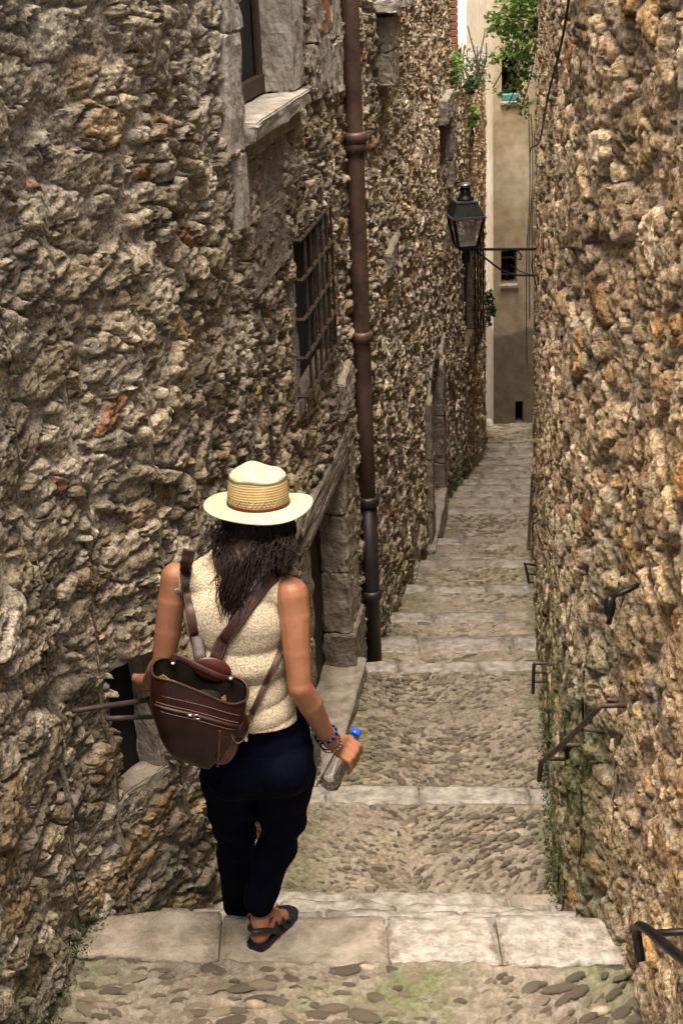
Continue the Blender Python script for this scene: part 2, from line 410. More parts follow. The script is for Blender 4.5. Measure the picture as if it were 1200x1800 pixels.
def wblock(parent, line, name, m, u0, u1, z0, z1, h0, h1, bev=.008, jit=.004, label=None, tilt=0, rough=True):
    "a dressed block given in wall coordinates: along, up, out"
    bm = bmesh.new(); j = lambda: random.uniform(-jit, jit)
    pts = [line.p(u+j(), z+j()+(tilt if u == u1 else 0), hh+j()) for z in (z0, z1) for u, hh in ((u0, h0), (u1, h0), (u1, h1), (u0, h1))]
    vs_ = add_box8(bm, pts, 0)
    if bev >= .006 and rough:
        L0 = max((pts[0]-pts[1]).length, (pts[0]-pts[4]).length); cu_ = max(2, min(9, int(L0/.045)))
        bmesh.ops.subdivide_edges(bm, edges=bm.edges[:], cuts=cu_, use_grid_fill=True)
        for v in bm.verts:
            q = v.co*11; v.co += Vector((mnoise.noise(q), mnoise.noise(q+Vector((9,3,1))), mnoise.noise(q+Vector((2,7,5)))))*.009+Vector((mnoise.noise(q*3.1), mnoise.noise(q*3.1+Vector((4,4,4))), mnoise.noise(q*3.1+Vector((7,1,3)))))*.006
        bmesh.ops.bevel(bm, geom=[e for e in bm.edges if len(e.link_faces) == 2 and e.calc_face_angle(0) > .9], offset=min(bev, .007), segments=2, affect='EDGES')
    elif bev:
        bmesh.ops.bevel(bm, geom=bm.edges[:], offset=bev, segments=1, affect='EDGES')
    o = bm_obj(name, bm, m, parent)
    if label: o['label'] = label
    return o

def moss_left(C, U, Z, line):
    Y = line.Yu(U); g = ground(Y+.15)
    n = fbm(U*3, Z*3, 501, 4)
    k = np.clip(1-(Z-g)/.5+n*.9, 0, 1)*np.clip(.55+n, 0, 1)*.75
    k = np.where((Y > 11) & (Y < 17), np.clip(k*1.2, 0, 1), k)
    k2 = sstep(.1, .5, fbm(U*.8, Z*1.4, 502, 3))*sstep(.8, 2.0, Z)*(Y > 9)*.5
    k = np.maximum(k, k2)[..., None]
    C = C*(1-k)+np.array([.085,.105,.045])*k
    # big warm stones near, paler beyond
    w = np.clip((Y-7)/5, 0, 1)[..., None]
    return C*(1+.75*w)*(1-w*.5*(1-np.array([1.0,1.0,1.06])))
def moss_glow_right(C, U, Z, line):
    Y = line.Yu(U); g = ground(Y+.1)
    n = fbm(U*2.6, Z*2.6, 601, 4)
    k = np.clip(1.15-(Z-g)/1.3+n*1.1, 0, 1)*np.clip(.7+n*1.5, 0, 1)*sstep(3.6, 4.3, Y)*(1-.7*sstep(6.0, 9, Y))*.85
    k = k[..., None]; C = C*(1-k)+np.array([.10,.125,.04])*k
    w = (sstep(4.6, 3.0, Y)*0+np.clip((4.6-Y)/1.5, 0, 1)*sstep(-1.2, 1.8, Z+.8*fbm(U, Z, 602, 2)))[..., None]  # warm glow on the near upper wall, painted into the stone colour
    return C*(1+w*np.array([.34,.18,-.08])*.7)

# ------------------------------------------------------------------ left side: houses and garden wall
OPN = [(2.80,3.68,2.36,3.55),(3.62,4.42,1.0,1.71),(3.57,4.70,-1.3,.34),(1.27,1.48,.34,.82),(11.40,12.05,.68,1.15),(9.28,10.5,-2.6,-.86),(6.62,7.35,2.56,3.5)]
OPN2 = [(14.25,15.5,-1.95,-.62)]
OPN3 = [(17.3,17.75,-4.6,-2.9)]
hl = empty('stone_house', WL.p(0,0,-.5), 'tall rubble stone house with a sill window, grated opening and rusty downpipe along its wall', 'house')
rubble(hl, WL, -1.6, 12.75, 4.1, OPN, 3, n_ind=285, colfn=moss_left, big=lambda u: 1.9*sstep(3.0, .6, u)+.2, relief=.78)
wall_back(hl, WL, -1.6, 12.75, 4.1)
gl = empty('garden_wall', WL.p(12.8,-4,-.5), 'lower rubble wall with weeds and a brick pier on top, beyond the tall house', 'wall')
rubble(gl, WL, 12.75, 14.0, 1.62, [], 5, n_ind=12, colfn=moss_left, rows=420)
wall_back(gl, WL, 12.752, 14.0, 1.62)
fl = empty('stone_house', WL.p(14.0,-4,-.5), 'far pale rubble house with a tall barred opening, reaching to the plaster building', 'house')
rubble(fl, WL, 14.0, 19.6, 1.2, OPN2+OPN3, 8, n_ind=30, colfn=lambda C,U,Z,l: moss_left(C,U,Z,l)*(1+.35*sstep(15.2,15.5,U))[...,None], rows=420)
wall_back(fl, WL, 14.002, 19.6, 1.2)
def reveal(parent, line, o, depth, back=M['dark'], side=M['dressed'], jl=True, jr=True):
    "soffit, jambs and dark inside of an opening"
    u0, u1, z0, z1 = o
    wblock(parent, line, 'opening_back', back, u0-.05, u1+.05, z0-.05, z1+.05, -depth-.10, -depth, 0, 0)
    if jr: wblock(parent, line, 'jamb', side, u1, u1+.10, z0, z1, -depth+.002, -.03, .006, .003)
    if jl: wblock(parent, line, 'jamb', side, u0-.10, u0, z0, z1, -depth+.002, -.03, .006, .003)
    wblock(parent, line, 'soffit', side, u0-.1, u1+.1, z1, z1+.08, -depth+.002, -.03, .004, .002)
    wblock(parent, line, 'opening_floor', side, u0-.1, u1+.1, z0-.08, z0, -depth+.002, -.025, .004, .002)
# window with the stone sill
o = OPN[0]
wn_ = empty('window', WL.p(3.2,2.36,0)); wn_.parent = hl; wn_.matrix_parent_inverse = Matrix.Translation(-hl.location)
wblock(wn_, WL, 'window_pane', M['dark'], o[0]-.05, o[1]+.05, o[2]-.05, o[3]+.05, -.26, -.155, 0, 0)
for a, b in ((o[0], o[0]+.07), (o[1]-.07, o[1]), (3.2, 3.25)):
    wblock(wn_, WL, 'window_frame', M['wood'], a, b, o[2]+.02, o[3], -.152, -.13, .004, .001)
wblock(wn_, WL, 'window_frame', M['wood'], o[0], o[1], o[2]+.0, o[2]+.075, -.152, -.125, .004, .001)
wblock(wn_, WL, 'sill', M['dressed_pale'], 2.72, 3.86, 2.285, 2.352, -.32, .045, .02, .006)
wblock(wn_, WL, 'sill_bed', M['dressed'], 2.76, 3.78, 2.205, 2.282, -.1, .0, .01, .004)
zz = 2.352
for k, (dz, uu) in enumerate(((.48,.0),(.36,.05),(.5,.0))):
    wblock(hl, WL, 'jamb_stone', M['dressed_pale'] if k != 1 else M['dressed'], 3.68, 3.95-uu, zz+.004, zz+dz-.004, -.154, .002, .006, .003); zz += dz
zz = 1.98
for k, (dz, uu) in enumerate(((.28,.08),(.42,.0),(.38,.03),(.5,0))):
    wblock(hl, WL, 'jamb_stone', M['dressed_pale'], 2.50+uu, 2.80 if zz > 2.3 else 2.72, zz+.004, zz+dz-.004, -.154, .002, .006, .004); zz += dz
wblock(hl, WL, 'dressed_block', M['dressed_grey'], 2.78, 3.60, 1.96, 2.20, -.12, -.022, .012, .008)
wblock(hl, WL, 'dressed_block', M['dressed_grey'], 2.84, 3.50, 1.66, 1.95, -.12, -.016, .012, .008, tilt=.03)
# blocked window of dressed stones beside the pipe
zz = 2.24
for k in range(5):
    dz = (.26,.3,.22,.34,.3)[k]
    wblock(hl, WL, 'dressed_block', M['dressed'], 4.22+.05*(k%2), 4.52, zz+.004, zz+dz-.004, -.1, .0, .008, .004)
    wblock(hl, WL, 'brick' if k == 1 else 'dressed_block', M['brick'] if k == 1 else M['dressed_pale'], 4.53, 4.78, zz+.02, zz+dz+.01, -.1, -.01, .008, .004)
    wblock(hl, WL, 'dressed_block', M['dressed_pale'], 4.79, 5.06, zz-.03, zz+dz-.045, -.1, .0, .008, .004); zz += dz
# ledge high beyond the pipe
wblock(hl, WL, 'sill', M['dressed_pale'], 6.42, 7.55, 2.48, 2.55, -.2, .11, .012, .004)
for k in range(2): wblock(hl, WL, 'dressed_block', M['dressed'], 6.5, 6.9, 2.05+.205*k, 2.25+.205*k, -.1, .07, .008, .004)
reveal(hl, WL, OPN[6], .25)
# grated opening
o = OPN[1]; reveal(hl, WL, o, .09, side=M['dressed_grey'])
gr = empty('window_grille', WL.p(4.0,1.0,.05)); gr.parent = hl; gr.matrix_parent_inverse = Matrix.Translation(-hl.location)
for k in range(5):
    z = 1.74-.178*k; bm = bmesh.new(); us_ = np.linspace(3.56, 4.50, 9)
    add_tube(bm, [WL.p(3.56,z,-.08)]+[WL.p(u,z,.015) for u in us_]+[WL.p(4.50,z,-.08)], .010, 6); bm_obj('grille_bar', bm, M['rustiron'], gr)
for k in range(6):
    u = 3.66+.145*k; bm = bmesh.new(); add_tube(bm, [WL.p(u,1.76,.015),WL.p(u,1.01,.015)], .008, 6); bm_obj('grille_bar', bm, M['rustiron'], gr)
# door
o = OPN[2]
dr = empty('door', WL.p(4.1,-1,-.2)); dr.parent = hl; dr.matrix_parent_inverse = Matrix.Translation(-hl.location)
for k in range(6):
    a = 3.5+.21*k; wblock(dr, WL, 'door_plank', M['wood'], a+.003, a+.207, -1.1, .36, -.24, -.172, .006, .001)
wblock(hl, WL, 'lintel', M['dressed_grey'], 3.30, 4.85, .34, .47, -.3, .0, .012, .006)
wblock(hl, WL, 'lintel_soffit', M['dressed_grey'], 3.5, 4.75, .30, .345, -.3, .0, .004, .002)
for z0_, z1_ in ((-.72,-.35),(-.345,.0),(.004,.335)):
    wblock(hl, WL, 'jamb_stone', M['dressed'], 4.62, 4.98, z0_+.003, z1_-.003, -.168, -.012, .014, .004)
wblock(hl, WL, 'jamb_stone', M['dressed_grey'], 4.60, 5.02, -1.15, -.725, -.168, .01, .014, .004)
for z0_, z1_ in ((-1.1,-.6),(-.595,-.2),(-.195,.335)):
    wblock(hl, WL, 'jamb_stone', M['dressed_grey'], 3.34, 3.57, z0_+.003, z1_-.003, -.168, -.012, .014, .004)
wblock(hl, WL, 'threshold', M['dressed'], 3.45, 4.72, -1.20, -.92, -.29, .06, .015, .006)
wblock(hl, WL, 'threshold', M['dressed'], 2.95, 3.44, -1.20, -.95, -.1, .05, .015, .006)
# low slot by the rail
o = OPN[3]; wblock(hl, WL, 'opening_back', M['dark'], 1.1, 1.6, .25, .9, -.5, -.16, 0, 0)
wblock(hl, WL, 'jamb', M['dressed'], 1.46, 1.56, .30, .82, -.155, -.05, .008, .004)
wblock(hl, WL, 'soffit', M['dressed_grey'], 1.25, 1.5, .81, .86, -.155, -.05, .008, .004)
wblock(hl, WL, 'opening_floor', M['dressed'], 1.25, 1.5, .28, .345, -.155, -.05, .008, .004)
# small far window, arched far doorway
o = OPN[4]; reveal(hl, WL, o, .1, jl=False)
for k in range(3): wblock(hl, WL, 'dressed_block', M['dressed_pale'], 12.06, 12.5, .45+.27*k, .71+.27*k, -.1, .04, .008, .004)
wblock(hl, WL, 'dressed_block', M['dressed_pale'], 11.3, 12.3, 1.16, 1.38, -.1, .05, .01, .004)
o = OPN[5]
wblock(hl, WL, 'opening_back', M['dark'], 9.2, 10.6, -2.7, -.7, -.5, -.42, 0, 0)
zz = -2.35
for dz in (.5,.48,.5): wblock(hl, WL, 'jamb_stone', M['dressed'], 10.38, 10.72, zz+.004, zz+dz-.004, -.41, .04, .02, .006); zz += dz
zz = -2.3
for dz in (.5,.48,.5): wblock(hl, WL, 'jamb_stone', M['dressed'], 9.05, 9.32, zz+.004, zz+dz-.004, -.3, .03, .01, .006); zz += dz
for k in range(7):   # arch of voussoirs
    a0 = math.pi*k/7; a1 = math.pi*(k+1)/7-.03; bm = bmesh.new(); c = (9.89, -1.02)
    pts = [WL.p(c[0]-math.cos(a)*r*1.12, c[1]+math.sin(a)*r*.62, h) for h in (-.35,.005) for a, r in ((a0,.50),(a0,.63),(a1,.63),(a1,.50))]
    add_box8(bm, pts, .008, 1); bm_obj('voussoir', bm, M['dressed'], hl)
wblock(hl, WL, 'threshold', M['dressed'], 8.9, 10.4, -2.45, -2.10, -.3, .06, .015, .006)
for u, z, w, hh in ((6.85,.92,.5,.16),(11.7,.02,.5,.32),(10.9,-.9,.6,.14),(3.2,.52,.5,.12),(4.75,.66,.35,.2)):
    wblock(hl, WL, 'dressed_block', M['dressed'], u-w/2, u+w/2, z-hh/2, z+hh/2, -.06, .012, .014, .012, tilt=.04)
# far barred opening
o = OPN2[0]; reveal(fl, WL, o, .12, side=M['dressed_grey'])
gf = empty('window_grille', WL.p(15,-1.9,.05)); gf.parent = fl; gf.matrix_parent_inverse = Matrix.Translation(-fl.location)
for k in range(7):
    z = -.66-.21*k; bm = bmesh.new(); add_tube(bm, [WL.p(14.2,z,.10),WL.p(15.6,z,.10)], .013, 5); bm_obj('grille_bar', bm, M['rustiron'], gf)
for k in range(4):
    u = 14.25+.4*k; bm = bmesh.new(); add_tube(bm, [WL.p(u,-.62,.10),WL.p(u,-1.98,.10)], .012, 5); bm_obj('grille_bar', bm, M['rustiron'], gf)
o = OPN3[0]; reveal(fl, WL, o, .3)
# brick pier on the garden wall
pr = empty('brick_pier', WL.p(13.6,1.62,-.1), 'narrow brick pier standing on top of the low garden wall', 'pier')
for k in range(9):
    for s in (0, 1):
        a = WL.p(13.5+.13*s, 1.63+.072*k, -.1); bm = bmesh.new(); add_box8(bm, box_pts(a+Vector((0,0,.033)), .16, .125, .064), .006)
        bm_obj('brick', bm, M['brick'], pr)
# downpipe
dp = empty('downpipe', WL.p(5.33,-1.24,.10), 'rusty brown downpipe with a darker black foot on the left stone wall', 'downpipe')
bm = bmesh.new(); add_tube(bm, [WL.p(5.27,z,.012) for z in np.linspace(-.18,5.5,14)], .049, 18); bm_obj('pipe', bm, M['pipe'], dp, True)
bm = bmesh.new(); add_tube(bm, [WL.p(5.27,-1.24,.012),WL.p(5.27,-.185,.012)], .053, 18); bm_obj('pipe_foot', bm, M['pipedark'], dp, True)
for z, r, mm in ((1.93,.068,'pipe'),(1.88,.064,'pipe'),(.83,.066,'pipe'),(-.17,.068,'pipedark'),(-.78,.068,'pipedark'),(3.0,.068,'pipe')):
    bm = bmesh.new(); add_lathe(bm, [(r-.012,-.03),(r,-.024),(r,.018),(r-.012,.03)], 18, WL.p(5.27,z,.012)); bm_obj('pipe_collar', bm, M[mm], dp, True)
for z in (1.80,.72,-.86):
    bm = bmesh.new(); add_tube(bm, [WL.p(5.27,z,.01),WL.p(5.27,z,-.12)], .012, 6); bm_obj('pipe_bracket', bm, M['rustiron'], dp)

# ------------------------------------------------------------------ right side
hr = empty('stone_house', WR.p(0,0,-.5), 'long ochre rubble stone house along the right side, green with moss at its foot', 'house')
rubble(hr, WR, -2.4, 19.2, 4.1, [], 21, cu=.105, cz=.085, n_ind=290, pal=PALR, dens=.0031, rows=440, colfn=moss_glow_right, relief=.62, shift=.03, big=lambda u: .3+0*u)
wall_back(hr, WR, -2.4, 19.2, 4.1)
def rail2(pts, r, br, label, tail=None):
    """rail through points of the place; br = list of (point, end of its bracket in the wall)"""
    P_ = [at(*q) for q in pts]; t = empty('handrail', P_[0], label, 'handrail', 'iron handrails fixed to the stone walls')
    bm = bmesh.new(); add_tube(bm, catmull(P_, 5)+([at(*tail)] if tail else []), r, 8); bm_obj('rail', bm, M['rustiron'], t, True)
    for a, b in br:
        bm = bmesh.new(); A = at(*a); B = at(*b); add_tube(bm, [A, B, B+(B-A).normalized()*.06], r*.8, 8); bm_obj('bracket', bm, M['rustiron'], t, True)
rail2([(262,1229,4.10),(278,1262,4.22),(300,1300,4.36),(330,1328,4.50)], .011, [((262,1230,4.10),(160,1245,4.02)),((268,1260,4.22),(218,1262,4.18)),((334,1328,4.50),(313,1328,4.47))], 'thin iron handrail on the left wall, held by the woman')
rail2([(1054,1241,3.86),(1012,1285,4.05),(975,1320,4.28),(950,1341,4.48)], .0095, [((1054,1241,3.86),(1094,1240,3.88)),((1020,1281,4.02),(1052,1285,4.04)),((988,1309,4.2),(1020,1310,4.22)),((958,1333,4.42),(978,1334,4.44))], 'iron handrail with four short brackets slanting down the mossy right wall', (947,1372,4.5))
rail2([(938,1167,5.7),(937,1182,5.8),(936,1218,6.0)], .008, [((938,1167,5.7),(963,1166,5.72)),((937,1182,5.8),(957,1181,5.82)),((937,1198,5.9),(953,1198,5.92))], 'short iron rail with three rungs where the second flight begins')
rail2([(922,990,8.8),(925,1005,9.0),(929,1024,9.3)], .010, [((922,991,8.8),(938,993,8.85)),((926,1008,9.05),(940,1010,9.1)),((929,1024,9.3),(942,1024,9.35))], 'small far iron rail with rungs halfway down the alley')
rail2([(928,965,9.9),(931,905,11.8),(935,832,14.8)], .012, [((928,965,9.9),(942,964,9.95)),((931,905,11.8),(942,905,11.9)),((935,832,14.8),(944,832,14.9))], 'long thin far handrail running down the right wall')
t = empty('handrail', (.70,3.05,.66), 'dark handrail end at the bottom right corner of the view', 'handrail', 'iron handrails fixed to the stone walls')
bm = bmesh.new(); add_tube(bm, catmull([(.712,3.05,.56),(.706,3.055,.665),(.745,2.75,.80),(.80,2.2,1.06)],5), .013, 8); bm_obj('rail', bm, M['iron'], t, True)
for q in ((.715,2.98,.70),(.768,2.5,.92)):
    bm = bmesh.new(); add_tube(bm, [Vector(q), Vector(q)+Vector((.22,0,0))], .009, 8); bm_obj('bracket', bm, M['iron'], t, True)
# drooping cables
def cable(pts, r, label, m=M['iron'], g=None):
    bm = bmesh.new(); add_tube(bm, catmull(pts, 6), r, 5); o = bm_obj('cable', bm, m, None, True); tag(o, label, 'cable', g); return o
cable([WR.p(1.2,3.4,.05),WR.p(1.22,2.85,.05),WR.p(1.8,2.5,.05),WR.p(2.9,2.2,.05),WR.p(5.0,1.85,.05),WR.p(7.5,1.4,.05)], .004, 'thin dark cable slanting down across the right wall')
# dark stone-like iron ring block
t = empty('wall_hook', WR.p(.72,1.2,.05), 'dark knob of metal sticking out of the right wall', 'hook')
bm = bmesh.new(); add_lathe(bm, [(.006,-.04),(.014,-.025),(.018,0),(.014,.02),(.006,.03)], 10, WR.p(.72,1.24,.06)); bm_obj('knob', bm, M['iron'], t, True)
bm = bmesh.new(); add_tube(bm, [WR.p(.72,1.30,-.02),WR.p(.72,1.27,.05),WR.p(.73,1.18,.06)], .008, 8); bm_obj('stem', bm, M['iron'], t, True)

# ------------------------------------------------------------------ stairs
def pebble_mat():
    m = M['pebble']; N, L = m.node_tree.nodes, m.node_tree.links; P = N['Principled BSDF']
    oi = N.new('ShaderNodeObjectInfo'); ge = N.new('ShaderNodeNewGeometry'); ad = N.new('ShaderNodeMath'); ad.operation = 'ADD'
    L.new(oi.outputs['Random'], ad.inputs[0]); L.new(ge.outputs['Random Per Island'], ad.inputs[1])
    fr = N.new('ShaderNodeMath'); fr.operation = 'FRACT'; L.new(ad.outputs[0], fr.inputs[0])
    r = N.new('ShaderNodeValToRGB'); r.color_ramp.elements[0].color = (.50,.47,.43,1); r.color_ramp.elements[1].color = (1.4,1.32,1.18,1)
    x = r.color_ramp.elements.new(.6); x.color = (.85,.8,.72,1)
    L.new(fr.outputs[0], r.inputs[0])
    src = P.inputs['Base Color'].links[0].from_socket
    mx = N.new('ShaderNodeMix'); mx.data_type = 'RGBA'; mx.blend_type = 'MULTIPLY'; mx.inputs[0].default_value = 1
    L.new(src, mx.inputs[6]); L.new(r.outputs[0], mx.inputs[7]); L.new(mx.outputs[2], P.inputs['Base Color'])
pebble_mat()
def pebble_geo(seed):
    rnd = random.Random(seed); n = 8; V = []; F = []
    k = [rnd.uniform(.86, 1.1) for _ in range(n)]
    for r, z in ((1.0,-.3),(.93,.35),(.55,.85)):
        for i in range(n):
            t = 2*math.pi*i/n; V.append((r*math.cos(t)*k[i], r*math.sin(t)*k[(i*3)%n], z+rnd.uniform(-.06,.06)))
    for a in (0, n):
        for i in range(n): F.append((a+i, a+(i+1)%n, a+n+(i+1)%n, a+n+i))
    return V, F, n
PEB = []
for s in range(7):
    V, F, n = pebble_geo(s); me = bpy.data.meshes.new('cobble'); me.from_pydata(V+[(0,0,1.0)], [], F+[(2*n+i, 2*n+(i+1)%n, 3*n) for i in range(n)])
    me.polygons.foreach_set('use_smooth', [True]*len(me.polygons)); me.materials.append(M['pebble']); PEB.append((me, np.array(V+[(0,0,1.0)]), F, n))
SK = .085
def tread(i, y0, z0, y1, z1, slab, pat, cob, indiv, label=None):
    "one step: bed of mortar from y0 to its front edge y1, nosing slabs, cobbles"
    xa = min(WL.xY(y0), WL.xY(y1))-.10; xb = max(WR.xY(y0), WR.xY(y1))+.12; xm = (xa+xb)/2
    dist = math.hypot(y1, z1-CZ); g = max(.009, dist*.0022)
    nx = int((xb-xa)/g); ny = int((y1-y0)/g)+2
    root = empty('stair_step', (xm, y1, z1), kind='structure')
    sk = lambda x: -SK*(x-xm)
    X = np.repeat(np.linspace(xa, xb, nx)[:,None], ny, 1); T = np.repeat(np.linspace(0, 1, ny)[None], nx, 0)
    Yg = y0-.06+(y1-y0+.05)*T+sk(X)*1.0; Zg = z0+(z1-z0)*T
    sh = .014*fbm(X*3, Yg*3, 900+i, 3)+.012*fbm(X*26, Yg*26, 910+i, 4, .7)
    rnd = random.Random(40+i); peb = []
    if cob:
        L_, B_ = cob; yy = y0+.03
        while yy < y1-slab-.02:
            xx = xa+.10
            while xx < xb-.08:
                sc = rnd.uniform(.45, 1.3)*(.7 if rnd.random() < .35 else 1)
                px_ = xx+rnd.uniform(-.4,.4)*B_*2.2; py_ = yy+rnd.uniform(-.45,.45)*B_*2
                f = (px_-xa)/(xb-xa)
                ang = pat(f, (py_-y0)/(y1-y0))+rnd.gauss(0, .22)
                if rnd.random() < .93 and py_+sk(px_) > y0+.01 and py_ < y1-slab-B_*.9: peb.append((px_, py_+sk(px_), L_*sc, B_*sc*rnd.uniform(.8,1.3), ang, rnd.randrange(7)))
                xx += L_*rnd.uniform(1.35, 2.1)
            yy += B_*2.15
    qmin = np.full(X.shape, 9.0)
    for (px_, py_, a, b, th, _) in peb:
        i0 = max(0, int((px_-xa-a*1.8)/(xb-xa)*(nx-1))); i1 = min(nx, int((px_-xa+a*1.8)/(xb-xa)*(nx-1))+2)
        dx = X[i0:i1]-px_; dy = Yg[i0:i1]-py_; c, s = math.cos(th), math.sin(th)
        q = np.sqrt(((dx*c+dy*s)/a)**2+((-dx*s+dy*c)/b)**2); qmin[i0:i1] = np.minimum(qmin[i0:i1], q)
    near = dist < 9
    groove = np.exp(-((qmin-1.08)/.26)**2)*(.011 if near else .007)
    under = sstep(y1-slab-.012, y1-slab+.006, Yg-sk(X))*.035
    swell = .010*np.exp(-((qmin-1.9)/.6)**2)
    Zt = Zg+sh-groove-under+swell*(qmin < 4)
    V = np.stack([X, Yg, Zt], -1).reshape(-1, 3)
    C = np.array([.285,.242,.188])*(1+.35*fbm(X*7, Yg*7, 920+i, 4, .7))[...,None]*(1-.28*np.exp(-((qmin-1.0)/.4)**2))[...,None]*(1.22 if i >= 6 else 1.0)  # includes a dark ring round each cobble, contact shade painted into the mortar
    ml = np.clip((X-WL.xY(y1)), 0, 9); mr = np.clip((WR.xY(y1)-X), 0, 9)
    mk = np.clip(1-np.minimum(ml, mr)/.14+fbm(X*6, Yg*6, 930+i, 3)*.8, 0, 1)*.6
    if i == 0: mk = np.maximum(mk, np.clip(1-np.hypot(X-.12, (Yg-3.60)*.8)/.30+fbm(X*9, Yg*9, 931, 3)*1.0, 0, 1)*.75)
    C = C*(1-mk[...,None])+np.array([.115,.13,.05])*mk[...,None]
    if i == 0:
        d2 = (sstep(.0, .6, fbm(X*2+3, Yg*2, 940, 3)))[...,None]; C = C*(1-.25*d2)
    idx = np.arange(nx*ny).reshape(nx, ny)
    Q = np.stack([idx[:-1,:-1], idx[1:,:-1], idx[1:,1:], idx[:-1,1:]], -1).reshape(-1, 4)
    link('mortar_bed', mesh_from('mortar_bed', V, Q, C.reshape(-1, 3), True), M['paving'], root)
    bm = bmesh.new()   # the body of the step: front riser and flanks
    add_box8(bm, [Vector((x, y+sk(x), z)) for z in (z1-.9, z1-.045) for x, y in ((xa-.05,y0-.2),(xb+.05,y0-.2),(xb+.05,y1-.006),(xa-.05,y1-.006))])
    bm_obj('riser', bm, M['dressed'], root)
    # nosing slabs
    x = xa+.04
    while x < xb-.05:
        wd = rnd.uniform(.30, .62); x2 = min(x+wd, xb)
        if xb-x2 < .14: x2 = xb
        bm = bmesh.new(); j = lambda s: rnd.uniform(-s, s); tz = j(.004)
        pts = [Vector((xx+j(.003), y+sk(xx)+j(.008), z+tz+j(.003))) for z in (z1-.14, z1+.004) for xx, y in ((x+.004,y1-slab+.004+j(.012)),(x2-.004,y1-slab+j(.012)),(x2-.004,y1+.004),(x+.004,y1+.004))]
        add_box8(bm, pts)
        bmesh.ops.subdivide_edges(bm, edges=bm.edges[:], cuts=(7 if near else 3), use_grid_fill=True)
        for v in bm.verts:
            q = mnoise.noise(v.co*7)*.008+mnoise.noise(v.co*30)*.004
            v.co.z += q; v.co.y += mnoise.noise(v.co*14+Vector((5,5,5)))*.018
        bmesh.ops.bevel(bm, geom=[e for e in bm.edges if len(e.link_faces) == 2 and e.calc_face_angle(0) > .9], offset=.007, segments=2, affect='EDGES')
        o = bm_obj('nosing_slab', bm, M['dressed'] if (i == 0 and x < -.15) or rnd.random() < .2 else M['slab'], root, True)
        x = x2
    # cobbles
    BV = []; BF = []
    peb.sort(key=lambda p: -(p[2]*p[3]) if not near else rnd.random())
    for k, (px_, py_, a, b, th, v) in enumerate(peb):
        zb = z0+(z1-z0)*np.clip((py_-sk(px_)-y0)/(y1-y0), 0, 1)
        me, vv, ff, n = PEB[v]; hz = .011 if near else .008
        if k < indiv:
            o = bpy.data.objects.new('cobble', me); COL.objects.link(o); o.parent = root
            o.location = Vector((px_, py_, zb-.004))-root.location; o.rotation_euler = (rnd.gauss(0,.08), rnd.gauss(0,.08), th); o.scale = (a, b, hz*rnd.uniform(.35,1.15))
        else:
            c, s = math.cos(th), math.sin(th); x_ = vv[:,0]*a; y_ = vv[:,1]*b
            base = sum(len(q) for q in BV)
            BV.append(np.stack([px_+x_*c-y_*s, py_+x_*s+y_*c, zb-.004+vv[:,2]*hz], -1))
            BF += [tuple(base+q for q in f) for f in ff]+[(base+2*n+q, base+2*n+(q+1)%n, base+3*n) for q in range(n)]
    if BV:
        me = bpy.data.meshes.new('cobbles'); me.from_pydata(np.concatenate(BV).tolist(), [], BF)
        link('cobbles', me, M['pebble'], root, True)['kind'] = 'stuff'
def pat_v(f, t): return (-.62 if f < .5 else .62)*(1-.3*abs(f-.5))+.25*math.sin(t*7)
def pat_fan(f, t): return .9*(f-.5)*(1 if t > .5 else -1)*1.6+.15*math.sin(f*20)
def pat_mix(f, t): return .55*math.sin(f*9+t*3)
tread(0, 3.12, 0, 4.02, 0, .235, lambda f, t: -.5+1.0*f+.3*math.sin(f*9), (.046,.0185), 300)
for k, (yy, zz) in enumerate(((3.12,.18),(2.72,.36),(2.3,.54),(1.9,.72),(1.45,.9),(1.0,1.08),(.5,1.26))):
    root = empty('stair_step', (0,yy,zz), kind='structure'); bm = bmesh.new()
    add_box8(bm, [Vector((x, y, z)) for z in (zz-.6, zz) for x, y in ((-1.1,-1.2),(.95,-1.2),(.95,yy),(-1.1,yy))], .01); bm_obj('tread', bm, M['slab'], root)
for i in range(1, len(EDGE)):
    (ya, za), (yb, zb) = EDGE[i-1], EDGE[i]
    if i in (1, 2, 3): tread(i, ya, za-.18, yb, zb, .17, pat_v, (.04,.016), 40)
    elif i == 4: tread(i, ya, za-.18, yb, zb, .14, pat_v, (.033,.0125), 300)
    elif i == 5: tread(i, ya, za-.18, yb, zb, .12, pat_mix, (.033,.0125), 300)
    elif i == 6: tread(i, ya, za-.18, yb, zb, .24, pat_mix, (.045,.018), 60)
    elif i <= 11: tread(i, ya, za-.18, yb, zb, .15, pat_mix, (.05,.02), 0)
    else: tread(i, ya, za-.18, yb, zb, .16, pat_mix, (.07,.03), 0)
bm = bmesh.new(); add_box8(bm, [Vector((x,y,z)) for z in (-6.2,-4.9) for x, y in ((-30,18),(40,18),(40,60),(-30,60))]); o = bm_obj('ground', bm, M['dressed'], None); o['kind'] = 'structure'

